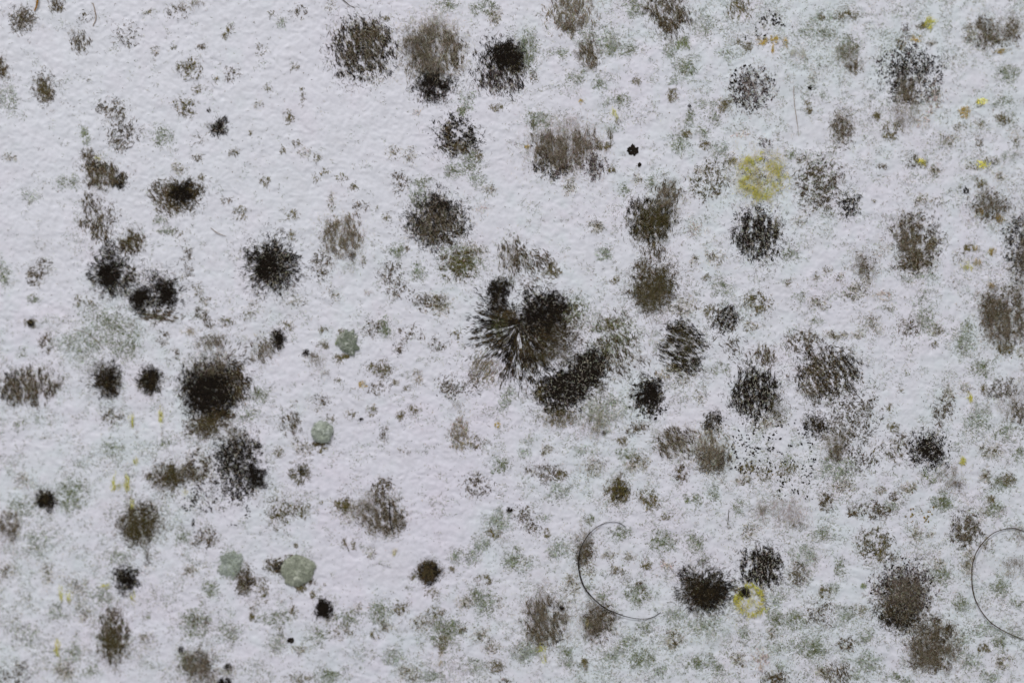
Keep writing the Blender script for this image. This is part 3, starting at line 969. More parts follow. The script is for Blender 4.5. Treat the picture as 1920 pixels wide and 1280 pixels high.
# small patches: x y rx ry density style colour [angle]
MINOR = """
160 28 16 14 .18 c B; 240 68 28 26 .24 c B; 12 185 30 28 .3 k G; 125 345 28 16 .26 k g; 55 366 20 14 .24 k G
18 295 15 9 .3 k O; 357 130 23 21 .42 c O; 436 140 17 15 .27 c B; 401 151 9 11 .2 c O; 345 200 22 20 .34 c O
372 166 12 9 .25 c O; 308 258 20 24 .28 k g; 370 262 12 10 .2 c B; 438 286 15 10 .3 c O; 370 297 13 9 .3 c B; 430 55 8 9 .5 n O
422 68 7 7 .5 n O; 378 88 9 7 .45 c B; 325 88 6 7 .3 c O; 291 95 8 9 .3 c O; 277 23 9 7 .28 c O; 335 318 14 13 .45 k O
379 332 8 8 .4 c O; 425 376 14 8 .25 c B; 450 400 12 14 .3 c O; 300 412 13 14 .3 k g; 165 150 3 3 .3 n B; 469 249 4 4 .6 n O; 392 207 4 4 .7 n K
562 22 19 13 .24 c B; 620 10 12 13 .22 k O; 526 42 10 12 .28 k G; 505 28 11 8 .16 c O; 490 92 15 12 .2 c O; 552 124 10 9 .2 c O
500 165 10 9 .18 c O; 485 195 10 10 .2 k O; 567 180 8 16 .26 c O; 541 222 10 14 .34 c O; 530 281 9 9 .26 c O; 556 268 10 9 .3 c O
571 286 14 9 .22 k O; 591 297 11 8 .36 c O; 496 340 12 13 .36 c O; 610 324 12 9 .24 c O; 640 333 14 9 .24 c O; 664 350 8 8 .42 n O
592 336 9 11 .18 c O; 622 378 8 18 .34 k O; 676 388 18 12 .26 c B; 545 402 13 12 .28 c O; 725 408 9 13 .26 c O; 706 390 4 5 .4 n O
740 287 17 14 .24 k O; 770 292 14 18 .24 k O; 701 152 20 9 .15 k O; 780 212 14 12 .16 c P; 726 34 14 5 .42 n O; 750 342 21 22 .28 c B
790 346 18 20 .3 k g; 835 10 28 13 .36 k g; 905 14 28 18 .3 k g; 928 32 13 18 .45 k O; 876 188 20 20 .26 k G; 867 208 10 12 .38 n g
848 322 17 15 .38 k g; 895 340 18 16 .26 k G; 931 202 13 8 .5 n O; 917 356 15 14 .32 k O; 903 392 18 8 .14 c P; 1052 98 11 10 .42 k g
1034 66 6 5 .6 n O; 1180 95 16 10 .4 k g; 1280 82 15 13 .52 n g; 1256 94 13 14 .4 k g; 1287 128 24 24 .36 k g; 1262 152 14 10 .3 k G
1261 178 10 13 .5 n O; 1193 153 9 10 .42 n O; 1321 48 32 24 .2 k g; 1402 88 11 11 .5 n O; 1385 80 9 8 .3 c O; 1365 100 14 12 .25 k g
1432 76 13 8 .55 n A; 1081 146 20 17 .32 k g; 1122 157 14 15 .32 k g; 1086 172 6 6 .3 f T; 1088 190 5 5 .55 n A; 1162 188 17 16 .38 k g
1138 192 12 10 .22 k G; 1152 213 6 12 .6 y Y 95; 1158 228 7 9 .3 f T 120; 1145 254 6 17 .7 y O 92; 1132 274 11 8 .65 n O 120; 1147 319 8 6 .7 n O
988 276 5 4 .75 n A; 1155 235 18 14 .16 k G; 1068 350 15 17 .42 k O; 1194 336 10 14 .38 k O; 1170 358 12 15 .4 k g; 1219 338 12 16 .36 k g
1328 342 40 42 .3 c O; 1310 318 12 9 .35 k O; 1276 266 20 22 .34 k g; 1290 251 10 7 .6 n O 150; 1318 248 14 16 .32 k g; 1322 272 11 8 .5 n O
1352 282 22 20 .24 k G; 1294 217 9 18 .42 k g; 1293 199 3 3 .9 n K; 1330 194 20 12 .28 k g; 1338 222 14 15 .34 k g; 1372 300 14 12 .35 n O
1115 424 18 12 .38 k O; 1435 268 14 10 .4 c S; 1392 252 20 10 .26 c P; 1590 28 26 12 .5 n O; 1536 36 24 16 .26 k G; 1540 34 7 7 .55 n O
1530 62 44 20 .2 k g; 1452 74 9 7 .8 n A; 1449 92 3 13 .6 n A 100; 1472 80 6 10 .4 n A; 1496 100 15 14 .45 f L; 1518 165 4 4 .9 n K
1545 180 11 12 .36 f g; 1514 193 6 6 .55 n O; 1515 208 7 8 .65 n O; 1524 150 12 16 .25 k O; 1552 62 12 10 .3 k g; 1716 73 13 7 .45 n A 30; 1748 80 12 6 .35 k O
1842 60 7 8 .4 k B; 1895 135 20 14 .42 k g; 1885 150 24 22 .14 k G; 1882 190 18 14 .36 k g; 1882 224 16 12 .52 n O; 1842 191 12 8 .55 n Y; 1835 196 9 7 .4 k O
1809 210 12 13 .55 n A; 1800 236 14 12 .2 k O; 1838 232 12 10 .3 k O; 1782 264 26 16 .32 k O; 1836 270 9 16 .36 c B; 1905 262 14 16 .26 k O
1893 293 22 11 .35 f g; 1718 302 20 12 .42 c B; 1728 304 10 7 .6 n Y; 1755 320 13 12 .42 k O; 1842 308 15 9 .55 n Y; 1858 302 18 8 .3 k O
1822 312 16 10 .3 k O; 1875 332 12 10 .36 k O; 1812 357 6 7 .8 n K; 1838 344 12 12 .45 n O; 1480 289 14 10 .36 k g; 1505 300 13 8 .3 k O
1651 312 12 7 .4 c B; 1640 378 6 5 .5 n O; 1724 372 14 10 .45 k O; 1758 378 14 10 .26 k O; 1548 400 24 14 .2 k g; 1645 218 8 9 .75 n O
1668 256 14 9 .4 c O; 1730 228 16 14 .25 c P; 1690 84 12 12 .3 c O; 1600 130 12 6 .3 n B; 1700 60 12 14 .3 c S; 1500 415 18 14 .22 k O
0 510 22 30 .32 k g; 63 560 13 10 .42 k g; 120 642 28 22 .2 k G; 200 618 62 44 .26 k g; 160 650 50 30 .2 k G; 235 655 40 30 .22 k g; 155 565 26 16 .18 c O; 250 655 8 18 .45 f g; 352 475 15 15 .32 c B
354 508 13 14 .24 c B; 312 433 18 8 .4 k g; 332 436 16 9 .2 c O; 371 545 13 13 .24 c O; 386 562 12 9 .26 c O; 378 590 14 14 .42 c B
392 608 14 12 .26 c B; 425 604 15 12 .28 c O; 465 592 12 10 .24 c O; 358 622 17 9 .32 n T 0; 306 633 15 12 .28 c B; 330 661 9 9 .34 c B
250 612 14 14 .3 f T; 40 660 12 12 .16 k g; 210 780 22 18 .3 c B; 70 782 16 14 .18 k g; 34 798 16 14 .2 k g; 208 838 22 18 .3 k g; 316 828 20 14 .28 k g
248 788 4 15 .7 y Y 92; 301 781 4.5 18 .75 y Y 92; 304 806 4 12 .3 f T 92; 256 812 4 12 .25 f T 100; 480 742 12 16 .3 k g; 464 780 22 20 .26 k g
545 440 9 12 .26 c O; 681 489 7 12 .34 c O; 657 502 16 16 .18 f G; 742 470 17 17 .46 k g; 764 466 5 6 .5 n B; 732 513 26 26 .26 c B; 786 510 17 20 .42 k g
752 545 26 16 .24 c B; 784 566 14 14 .18 c B; 890 470 26 16 .3 k O; 622 552 17 18 .18 k O; 556 565 26 15 .16 k O; 690 548 11 6 .35 f P; 480 575 22 14 .14 k O
720 612 15 17 .52 k g; 727 628 13 11 .36 f g; 749 620 5 6 .6 n B; 697 618 19 20 .26 c B; 573 661 8 6 .75 n K; 540 606 14 10 .2 k O; 605 616 11 8 .4 n O
606 646 14 9 .36 n O; 633 674 9 13 .42 c O; 608 700 12 12 .25 f T; 540 612 8 10 .2 c O; 720 692 14 20 .44 n O; 700 690 20 15 .28 c O; 680 721 10 7 .4 n A
742 717 8 6 .5 n O; 712 728 24 15 .24 c B; 775 626 20 16 .22 c B; 748 651 13 16 .28 c B; 822 645 18 14 .24 c B; 856 628 14 14 .26 c O; 785 706 10 18 .32 c T
846 725 30 22 .36 c B; 888 716 20 22 .32 c B; 602 752 18 16 .22 c B; 543 795 22 22 .34 s B 115; 658 777 12 12 .3 c O; 677 786 4 4 .8 n K; 697 769 10 14 .32 c O
753 778 9 10 .5 n O; 776 768 13 9 .45 n O; 764 728 8 6 .35 n O; 552 758 14 12 .14 k O; 634 714 7 9 .3 n O; 565 838 19 17 .3 k O; 598 838 18 16 .24 c O; 522 846 11 12 .34 n O
720 815 9 18 .3 c B; 758 842 14 9 .2 c O; 620 786 12 10 .2 c O; 493 741 14 14 .34 k g; 932 796 5 6 .6 n A; 954 741 16 16 .32 k G; 942 762 12 14 .22 k G; 894 830 18 14 .3 c O
1130 475 14 15 .42 k G; 1153 524 8 8 .55 n O; 1122 428 9 7 .4 k O; 1340 486 19 16 .38 k O; 1301 490 9 11 .38 k O; 1348 536 20 24 .26 k g; 1325 520 8 7 .4 n O
1283 574 30 18 .34 k O; 1307 430 22 18 .22 s P 120; 1422 566 30 26 .38 c O; 1408 612 15 12 .36 k O; 1425 580 10 8 .4 n O; 1312 742 17 20 .26 k O; 1288 712 22 14 .24 k O; 1380 655 30 26 .2 s B 135
1350 690 22 14 .2 k g; 1190 802 22 14 .46 c B; 1165 826 14 9 .5 n O; 992 823 15 14 .46 f G; 984 850 14 10 .34 k G; 1024 842 12 17 .4 k O; 1018 848 6 6 .55 n O
1300 690 12 12 .25 k O; 1245 700 16 12 .24 s T 120; 1100 845 22 12 .22 k G; 1128 730 14 18 .36 f O; 1480 476 18 20 .28 k g; 1538 570 20 14 .36 k O; 1604 546 24 18 .4 k O; 1625 528 14 12 .2 k O
1500 555 12 14 .25 k g; 1530 518 7 9 .4 n O; 1551 508 12 10 .28 k O; 1478 530 8 10 .3 n O; 1650 470 20 16 .15 k P; 1733 592 24 40 .28 k g; 1704 612 24 22 .26 c B; 1756 618 17 13 .38 k O; 1751 646 8 8 .45 n O
1634 606 22 22 .28 k O; 1568 628 20 9 .42 k O; 1608 626 18 9 .5 k O; 1532 602 12 9 .3 k g; 1655 554 18 10 .3 s P 150; 1670 578 14 8 .36 k O; 1808 644 20 34 .4 k g; 1845 690 22 18 .4 k g; 1815 608 12 14 .25 k g
1885 652 17 12 .55 n O; 1914 662 10 10 .3 k O; 1770 768 26 28 .38 c B; 1778 738 12 18 .42 k O; 1820 744 9 8 .7 y Y; 1812 730 14 12 .36 k O; 1844 728 9 9 .5 n O; 1832 788 30 30 .3 k G
1860 846 28 16 .44 k O; 1668 764 6 9 .5 n O; 1690 731 5 5 .5 n O; 1675 802 12 10 .4 n O; 1700 700 16 8 .12 k g; 1680 838 28 26 .28 c B; 1880 810 18 22 .25 k g; 1858 472 8 6 .75 y A; 1834 492 9 8 .8 y A
1816 498 12 10 .4 y Y; 1800 484 17 16 .2 k O; 1720 520 36 10 .14 k G; 1573 520 12 10 .3 k O; 1800 351 3 3 .5 n K; 1464 790 15 14 .3 k O; 1402 876 20 12 .45 c O; 1395 900 18 9 .4 k O
1476 880 22 14 .36 c O; 1478 862 14 24 .22 k g; 1430 888 22 14 .34 c O; 1340 925 12 20 .25 k g; 45 900 20 18 .28 k O; 38 950 26 22 .24 k g; 72 1012 32 26 .26 k G; 150 870 14 9 .24 k g; 12 1070 18 16 .25 k O
213 905 4 20 .55 y Y 80; 224 912 8 8 .35 y C 30; 238 906 5 18 .75 y Y 112; 248 943 5 10 .6 y Y 92; 246 928 3 10 .25 f T 100; 346 926 5 9 .55 y Y 115; 253 865 5 9 .4 y Y 90; 320 930 26 9 .12 c B
216 1044 32 14 .28 k G; 200 1098 10 5 .5 y Y 10; 196 1118 26 16 .26 k g; 114 1112 5 15 .7 y Y 85; 129 1122 4 12 .6 y Y 110; 90 1075 14 28 .26 k O; 145 1100 24 26 .26 k O; 108 1215 4.5 18 .7 y Y 92
118 1258 18 22 .44 k O; 140 1224 15 26 .34 k G; 158 1148 14 16 .36 k O; 25 1262 34 28 .26 c B; 10 1068 8 8 .3 n B; 50 1190 26 26 .24 k G; 105 1145 22 18 .3 k G; 272 1070 10 10 .1 c P; 170 1258 20 12 .22 k g
340 1217 5 7 .75 n K; 358 1068 16 11 .5 k O; 395 1104 20 18 .4 k g; 366 1172 30 38 .32 k g; 376 1162 16 12 .28 c B; 432 1188 30 22 .3 k g; 473 1148 6 15 .6 n O 110; 386 1006 26 20 .34 c B; 342 1008 16 12 .32 k g
362 980 3 8 .6 n K; 278 1156 5 5 .4 n g; 272 1200 14 14 .3 k O; 425 1258 20 10 .3 k O; 375 935 34 22 .18 c S; 480 915 12 20 .2 k O; 524 958 28 38 .34 c O; 566 956 18 20 .28 c O; 603 941 4 4 .5 n O
645 1016 5 8 .45 n O; 662 1020 5 9 .5 n O; 555 1022 4 5 .5 n O; 610 1096 3 3 .3 n O; 586 1114 5 9 .6 n O; 564 1104 9 7 .6 n O; 492 1108 17 26 .34 c O; 550 1143 8 12 .4 n O; 512 1160 30 20 .28 k g; 620 1160 20 12 .28 k O
680 1024 9 6 .4 f g; 692 1034 12 12 .3 k O; 895 910 30 24 .34 c B; 938 870 19 18 .44 k g; 955 955 7 6 .75 n K; 938 976 24 20 .46 k G; 926 1000 16 10 .46 c O; 905 1020 22 14 .42 k G; 885 1046 16 16 .34 k G; 856 1043 15 14 .4 k G
962 1050 22 24 .44 k g; 907 1086 17 10 .4 c O; 848 1066 7 6 .5 n O; 810 1110 16 10 .3 c O; 905 1130 26 30 .48 k g; 872 1128 17 12 .44 k O; 838 1182 32 28 .48 k g; 832 1198 12 10 .5 n O; 826 1236 4.5 14 .65 f A 90; 826 1214 10 12 .4 n O
790 1166 22 18 .38 k O; 815 1146 18 16 .32 c O; 712 1148 26 22 .4 k g; 750 1140 20 16 .3 c O; 726 1172 15 12 .46 k O; 705 1188 12 9 .36 c O; 655 1162 24 18 .34 k g; 672 1142 14 12 .3 k O; 640 1186 24 14 .26 c O; 732 1232 22 16 .4 k G
765 1262 22 20 .38 k O; 810 1268 26 14 .4 k G; 560 1270 22 10 .4 c O; 615 1268 26 14 .44 k g; 898 1188 20 14 .4 k O; 920 1212 17 14 .36 k O; 930 1250 16 14 .5 n O 140; 945 1276 12 8 .4 c B; 866 1180 9 7 .5 n O; 545 1120 3 3 .5 n O; 528 1184 7 9 .5 y O
562 1218 18 12 .32 k O; 600 1190 24 18 .26 k g; 520 1205 22 18 .24 k G; 890 1245 22 14 .34 k G; 938 1130 10 12 .2 k O; 985 1060 14 16 .2 k G; 980 965 18 20 .34 c B; 1000 990 16 14 .36 c B; 1026 1000 6 10 .5 n O; 1020 970 22 10 .2 k G
1022 884 32 20 .42 c B; 1052 890 13 10 .5 n O; 1110 874 24 22 .32 k O; 1196 868 24 18 .48 k O; 1172 850 20 12 .36 k g; 1048 922 22 24 .24 k G; 1216 936 28 20 .42 c O; 1278 888 14 18 .48 c B; 1288 934 10 10 .46 k g; 1308 936 12 12 .4 k g
1248 968 12 8 .42 c O; 1104 972 12 12 .44 k g; 1046 1032 24 18 .34 k G; 1165 998 24 16 .38 k g; 1240 1012 28 24 .44 k g; 1306 1016 18 20 .4 k g; 1144 1042 13 11 .46 k O; 1178 1044 14 12 .3 k O; 1212 1058 12 14 .42 c O; 1250 1058 15 12 .3 c P; 1156 1066 18 13 .3 c O
1195 1112 24 26 .44 k g; 1200 1100 12 14 .3 c B; 1130 1118 12 10 .34 k g; 1072 1100 18 24 .4 k O; 1105 1100 12 10 .3 k g; 1320 1048 12 10 .3 k g; 1262 1156 20 24 .32 k G; 1262 1196 20 20 .46 k O; 1208 1176 17 14 .34 k g; 1184 1196 16 16 .36 k G
1340 1186 36 26 .3 f G; 1320 1170 34 22 .28 k G; 1202 1234 30 24 .42 k g; 1150 1230 24 18 .38 k G; 1165 1208 16 14 .3 k g; 1096 1244 7 16 .62 n O; 1312 1242 30 18 .4 k g; 1344 1256 16 12 .34 k g; 1384 1236 20 18 .42 k O; 1395 1190 16 14 .28 k G; 1240 1262 28 14 .3 k G; 1425 1236 18 26 .34 c P
985 1226 28 26 .4 k G; 1020 1232 5 12 .4 y Y 115; 1062 1222 14 12 .4 k g; 1070 1244 22 14 .26 k G; 1408 1000 18 20 .34 k O; 1385 955 14 16 .3 k g
1572 880 34 28 .42 k G; 1582 912 22 18 .44 k O; 1549 940 15 20 .5 c B; 1600 958 13 10 .5 c B; 1640 956 34 18 .42 c B; 1672 950 15 14 .36 k G; 1651 920 14 8 .45 k O; 1704 914 16 12 .56 k O; 1684 930 16 14 .34 c B; 1768 940 19 18 .52 k g
1742 895 20 18 .32 k g; 1848 892 10 16 .44 k O; 1890 898 20 14 .5 n O 150; 1872 908 16 16 .4 k g; 1858 934 9 8 .55 n O; 1805 864 8 9 .85 y Y 110; 1718 1002 14 16 .46 k O; 1742 1000 10 12 .3 k O; 1814 1050 12 28 .48 k O; 1868 952 22 18 .36 k g; 1846 962 12 12 .3 k O
1545 1002 22 16 .34 k g; 1575 1062 12 22 .34 k g; 1546 1110 13 12 .5 c O; 1562 1100 14 12 .3 k G; 1538 1152 28 26 .3 c B; 1490 1162 22 20 .46 k g; 1453 1158 18 22 .46 k g; 1455 1125 20 18 .34 k G; 1585 1150 26 20 .34 k G; 1612 1146 14 14 .38 k O; 1522 1214 32 26 .48 k g
1588 1206 17 15 .48 c B; 1620 1196 18 18 .36 k G; 1630 1240 28 20 .42 k G; 1542 1260 20 14 .5 k O; 1608 1265 14 14 .3 k G; 1676 1268 16 12 .4 k g; 1465 1215 24 14 .3 k G; 1450 1190 14 16 .36 k O; 1462 1248 14 12 .3 k g; 1640 1100 8 10 .3 k O; 1619 1098 6 7 .6 n g; 1668 1045 18 10 .3 c B
1914 1000 14 18 .42 f T; 1906 1062 34 26 .42 f T; 1876 1100 22 20 .44 k g; 1802 1130 16 20 .42 k g; 1766 1078 24 18 .44 k g; 1760 1058 14 14 .3 k O; 1852 1180 28 18 .3 k G; 1846 1214 14 11 .5 n O; 1873 1204 13 12 .42 k g; 1884 1238 18 18 .38 k O; 1820 1240 26 20 .36 k G; 1700 1275 12 8 .3 k g
1850 1020 18 12 .34 k O; 1900 1190 20 18 .24 k G; 1912 850 14 16 .34 k g; 1905 1130 18 14 .26 k g; 1855 1268 20 12 .34 k G; 1808 1200 18 20 .24 k G
"""

# ------------------------------------------------------------------ build the colonies
def parse_patch(tok):
    x, y, rx, ry, d = map(float, tok[:5])
    return x, y, rx, ry, d, tok[5], tok[6], float(tok[7]) if len(tok) > 7 else 90.0, float(tok[8]) if len(tok) > 8 else 0.0

KIND_CAT = {'mould_colony': 'mould colony', 'mould_spot': 'mould spot', 'yellow_mould_ring': 'mould ring',
            'yellow_mould_tuft': 'mould tuft'}
GROUPS = {'mould_colony': 'dark mould colonies on the wall', 'mould_spot': 'small mould spots scattered over the wall',
          'yellow_mould_ring': 'yellow mould rings', 'yellow_mould_tuft': 'yellow mould tufts'}
LANDMARKS = []
seed = 100
cur = None
things = []
for line in MAJOR.strip().splitlines():
    if line.startswith('*'):
        nm, lab, *lm = [q.strip() for q in line[1:].split('|')]
        cur = dict(name=nm, label=lab, lm=lm[0] if lm else None, parts=[])
        things.append(cur)
    else:
        t = line.split()
        cur['parts'].append((t[0], parse_patch(t[1:])))

def ellipse_origin(x, y):
    return W(np.float64(x), np.float64(y), 0.0)

for T in things:
    x0, y0 = T['parts'][0][1][:2]
    first = next((p for _, p in T['parts'] if p[5] in 'sf'), None)
    big = max(p[2]*p[3] for _, p in T['parts']) > 500
    SH = None
    if big and T['name'] == 'mould_colony':
        SH = (int(x0*7+y0), math.radians(first[7]), 13, 3.7) if first else (int(x0*7+y0), 0.0, 6, 5)
    org = ellipse_origin(x0, y0)
    if T['lm']: LANDMARKS.append((x0, y0, T['lm'], T['label']))
    if len(T['parts']) == 1:
        seed += 17
        SHARED = SH
        V, F, C = blob(*T['parts'][0][1], seed)
        o = mesh_from(T['name'], V, F, M_MOULD, C, origin=org)
        root = o
    else:
        root = bpy.data.objects.new(T['name'], None)
        root.empty_display_size = .002
        sc.collection.objects.link(root)
        root.location = org
        for pn, p in T['parts']:
            seed += 17
            SHARED = None if (p[5] == 'n' and p[4] > .55) else SH
            V, F, C = blob(*p, seed)
            mesh_from(pn, V, F, M_MOULD, C, parent=root, origin=org)
    tag(root, T['label'], KIND_CAT[T['name']], GROUPS[T['name']])

SHARED = None
# ------------------------------------------------------------------ small patches, each a thing, told apart by what they lie beside
COLN = {'K': 'black', 'B': 'brown', 'T': 'taupe', 'O': 'olive', 'G': 'pale grey-green', 'g': 'green', 'Y': 'yellow',
        'A': 'orange-brown', 'P': 'pinkish', 'S': 'dark grey', 'L': 'pale beige', 'C': 'cream'}
def where(dx, dy):
    a = math.degrees(math.atan2(-dy, dx)) % 360
    return ['right of', 'up and right of', 'above', 'up and left of', 'left of', 'down and left of', 'below',
            'down and right of'][int((a+22.5)//45) % 8]
def describe(p):
    x, y, rx, ry, d, st, ck = p[:7]
    if st == 'y': tex = 'upright tuft' if ry > rx*1.8 else 'tuft'
    elif st == 'f': tex = 'hazy smudge'
    elif st == 'n': tex = 'dense fleck' if max(rx, ry) < 10 else 'dense tuft'
    elif st == 's': tex = 'streaky patch'
    elif st == 'k': tex = 'crumbly patch'
    else: tex = 'curly speckle'
    m = (rx*ry)**.5
    size = 'tiny' if m < 8 else 'small' if m < 15 else 'medium' if m < 24 else 'broad'
    tone = 'faint ' if d < .24 and ck not in 'G' else ''
    return f'{size} {tone}{COLN[ck]} {tex}'
minors = [parse_patch(q.split()) for line in MINOR.strip().splitlines() for q in line.split(';') if q.strip()]
minors = [p for p in minors if p[2]*p[3] > 0]
minors.sort(key=lambda p: -p[2]*p[3]*p[4])
THING_MIN = 290
used = {T['label'] for T in things}
def label_for(p):
    near = sorted(LANDMARKS, key=lambda l: math.hypot(l[0]-p[0], l[1]-p[1]))
    desc = describe(p)
    for n, l in enumerate(near[:9]):
        r = math.hypot(l[0]-p[0], l[1]-p[1])
        for adv in ([''] if r > 130 else ['just ', 'close ']) + (['some way '] if r > 130 else []) :
            lab = f"{desc} {adv}{where(p[0]-l[0], p[1]-l[1])} {l[2]}"
            if lab not in used and len(lab.split()) <= 16:
                used.add(lab); return lab
    col = int(p[0]//20)+1; row = int(p[1]//20)+1
    lab = f"{desc} {int(p[0]/19.2)} percent across and {int(p[1]/12.8)} percent down"
    used.add(lab); return lab

leftover = []
for i, p in enumerate(minors):
    seed += 13
    V, F, C = blob(*p, seed)
    if len(F) == 0: continue
    tuft = p[5] == 'y'
    if i >= THING_MIN and not tuft:
        leftover.append((V, F, C)); continue
    o = mesh_from('yellow_mould_tuft' if tuft else 'mould_spot', V, F, M_MOULD, C, origin=ellipse_origin(p[0], p[1]))
    tag(o, label_for(p), 'mould tuft' if tuft else 'mould spot',
        GROUPS['yellow_mould_tuft'] if tuft else GROUPS['mould_spot'])
V, F, C = merge(leftover)
o = mesh_from('mould_crumbs', V, F, M_MOULD, C)
tag(o, 'tiny olive and brown mould crumbs dotted over the white wall', 'mould crumbs', kind='stuff')

# ------------------------------------------------------------------ spray of black grains at right
rng = np.random.default_rng(5)
def spray(n, x0, x1, y0, y1, smin, smax):
    x = rng.uniform(x0, x1, n*4); y = rng.uniform(y0, y1, n*4)
    k = vn(x/13, y/18, 55) > .56
    x, y = x[k][:n], y[k][:n]
    return x, y, np.exp(rng.uniform(math.log(smin), math.log(smax), len(x)))
X, Y, R = [], [], []
for a in [(120, 1385, 1530, 785, 895, .9, 2.1), (70, 1370, 1425, 815, 880, .9, 2.2), (60, 1440, 1535, 860, 935, .9, 2.4),
          (50, 1425, 1475, 15, 50, .8, 2.2), (36, 1395, 1450, 40, 75, .8, 1.9), (90, 340, 420, 890, 960, .8, 1.7), (70, 400, 470, 900, 985, .8, 1.8)]:
    x, y, r = spray(*a); X.append(x); Y.append(y); R.append(r)
hand = [(1442, 820, 4), (1450, 815, 3.6), (1463, 822, 4), (1466, 800, 3), (1464, 797, 2.6), (1498, 812, 3), (1503, 832, 3.4),
        (1444, 845, 3.4), (1438, 876, 3), (1424, 863, 2.8), (1454, 876, 3), (1400, 860, 3), (1521, 846, 3), (1506, 872, 3.4),
        (1509, 890, 3.2), (1461, 918, 3.6), (1458, 900, 2.6), (1524, 880, 2.4), (1398, 845, 2.8), (1381, 820, 2.6), (1390, 815, 2.4),
        (1519, 838, 2.6), (1405, 852, 2.8), (1436, 832, 2.2), (1426, 841, 2.2), (1478, 795, 2.6), (1496, 806, 2.6)]
hx, hy, hr = map(np.array, zip(*hand))
X = np.concatenate(X+[hx]); Y = np.concatenate(Y+[hy]); R = np.concatenate(R+[hr*.55])
V, F, C = grains(X, Y, R, jitter(PAL['K'], len(X), rng, .3), rng, .9)
o = mesh_from('black_mould_grains', V, F, M_MOULD, C)
tag(o, 'loose black mould grains sprayed below the upright-stroke colony', 'mould grains', kind='stuff')
# orange-brown grains
n = 26
x = rng.uniform(1698, 1752, n); y = rng.uniform(950, 982, n)
V, F, C = grains(x, y, rng.uniform(1.1, 2.2, n), jitter(PAL['A']*.6, n, rng, .25), rng, .6)
o = mesh_from('brown_mould_grains', V, F, M_MOULD, C)
tag(o, 'sprinkle of rusty brown grains right of the pale pinkish cloud at lower right', 'mould grains', kind='stuff')

# ------------------------------------------------------------------ the faint film of mould dust all over the wall
rng = np.random.default_rng(77)
parts = []
def dust_points(n, sc1, lo, hi, sd):
    x = rng.uniform(-60, 1980, n); y = rng.uniform(-60, 1340, n)
    L = dust_level(x, y)
    m = .6*vn(x/sc1, y/sc1, sd)+.4*vn(x/9, y/9, sd+1)
    p = sstep(lo, hi, m+.30*(L-.5))*(.25+.75*L)
    k = rng.random(n) < p
    return x[k], y[k]
def palmix(n, keys, w):
    idx = rng.choice(len(keys), n, p=np.array(w)/sum(w))
    base = np.stack([PAL[k] for k in keys])[idx]
    return np.clip(base*np.exp(rng.normal(0, .28, (n, 1)))*(1+.06*rng.normal(size=(n, 3))), .004, .85)
x, y = dust_points(DUST_N1, 24, .42, .80, 201)       # soft grey-green threads
n = len(x)
parts.append(filaments(x, y, rng.uniform(0, 6.28, n), rng.uniform(2.5, 7, n), rng.uniform(.3, .65, n), rng.normal(0, .2, n),
                       rng.uniform(-.1, .5, n), rng.uniform(0, .1, n), palmix(n, 'GgOTL', [5, 2.4, .8, 1, 3])))
x, y = dust_points(DUST_N2, 24, .48, .82, 301)       # crumbs
n = len(x)
parts.append(filaments(x, y, rng.uniform(0, 6.28, n), rng.uniform(1.8, 4.5, n), rng.uniform(.42, .85, n), rng.normal(0, .25, n),
                       rng.uniform(-.1, .5, n), rng.uniform(0, .2, n), np.clip(palmix(n, 'GgOBT', [4, 3, 2.4, .8, 2])*1.18, 0, .8)))
x, y = dust_points(DUST_N3, 26, .56, .82, 401)       # grains
n = len(x)
parts.append(grains(x, y, np.exp(rng.normal(math.log(.5), .35, n)), np.clip(palmix(n, 'gOBT', [3, 4, .8, 3])*1.25, 0, .8), rng))
x = rng.uniform(-60, 1980, 900); y = rng.uniform(-60, 1340, 900)   # stray pale flecks anywhere
parts.append(grains(x, y, rng.uniform(.5, 1.1, 900), palmix(900, 'TOP', [4, 2, 2]), rng))
V, F, C = merge(parts)
o = mesh_from('mould_dust', V, F, M_MOULD, C)
tag(o, 'fine grey-green film of mould dust over the wall', 'mould dust', kind='stuff')

# ------------------------------------------------------------------ green felt pads
def felt_mat():
    m = bpy.data.materials.new('green_felt')
    nt, b = nodes(m)
    N = nt.nodes.new; L = nt.links.new
    a = N('ShaderNodeAttribute'); a.attribute_name = 'tint'
    tc = N('ShaderNodeTexCoord')
    n = N('ShaderNodeTexNoise'); n.inputs['Scale'].default_value = 1500; n.inputs['Detail'].default_value = 4
    L(tc.outputs['Object'], n.inputs['Vector'])
    r = N('ShaderNodeValToRGB'); r.color_ramp.elements[0].position = .35; r.color_ramp.elements[0].color = (.78, .78, .78, 1)
    r.color_ramp.elements[1].position = .65; r.color_ramp.elements[1].color = (1.1, 1.1, 1.1, 1)
    L(n.outputs['Fac'], r.inputs['Fac'])
    mx = N('ShaderNodeMix'); mx.data_type = 'RGBA'; mx.blend_type = 'MULTIPLY'; mx.inputs['Factor'].default_value = 1
    L(a.outputs['Color'], mx.inputs['A']); L(r.outputs['Color'], mx.inputs['B']); L(mx.outputs['Result'], b.inputs['Base Color'])
    b.inputs['Roughness'].default_value = .9; b.inputs['Specular IOR Level'].default_value = .1
    bp = N('ShaderNodeBump'); bp.inputs['Strength'].default_value = .6; bp.inputs['Distance'].default_value = .0001
    L(n.outputs['Fac'], bp.inputs['Height']); L(bp.outputs['Normal'], b.inputs['Normal'])
    return m
M_FELT = felt_mat()
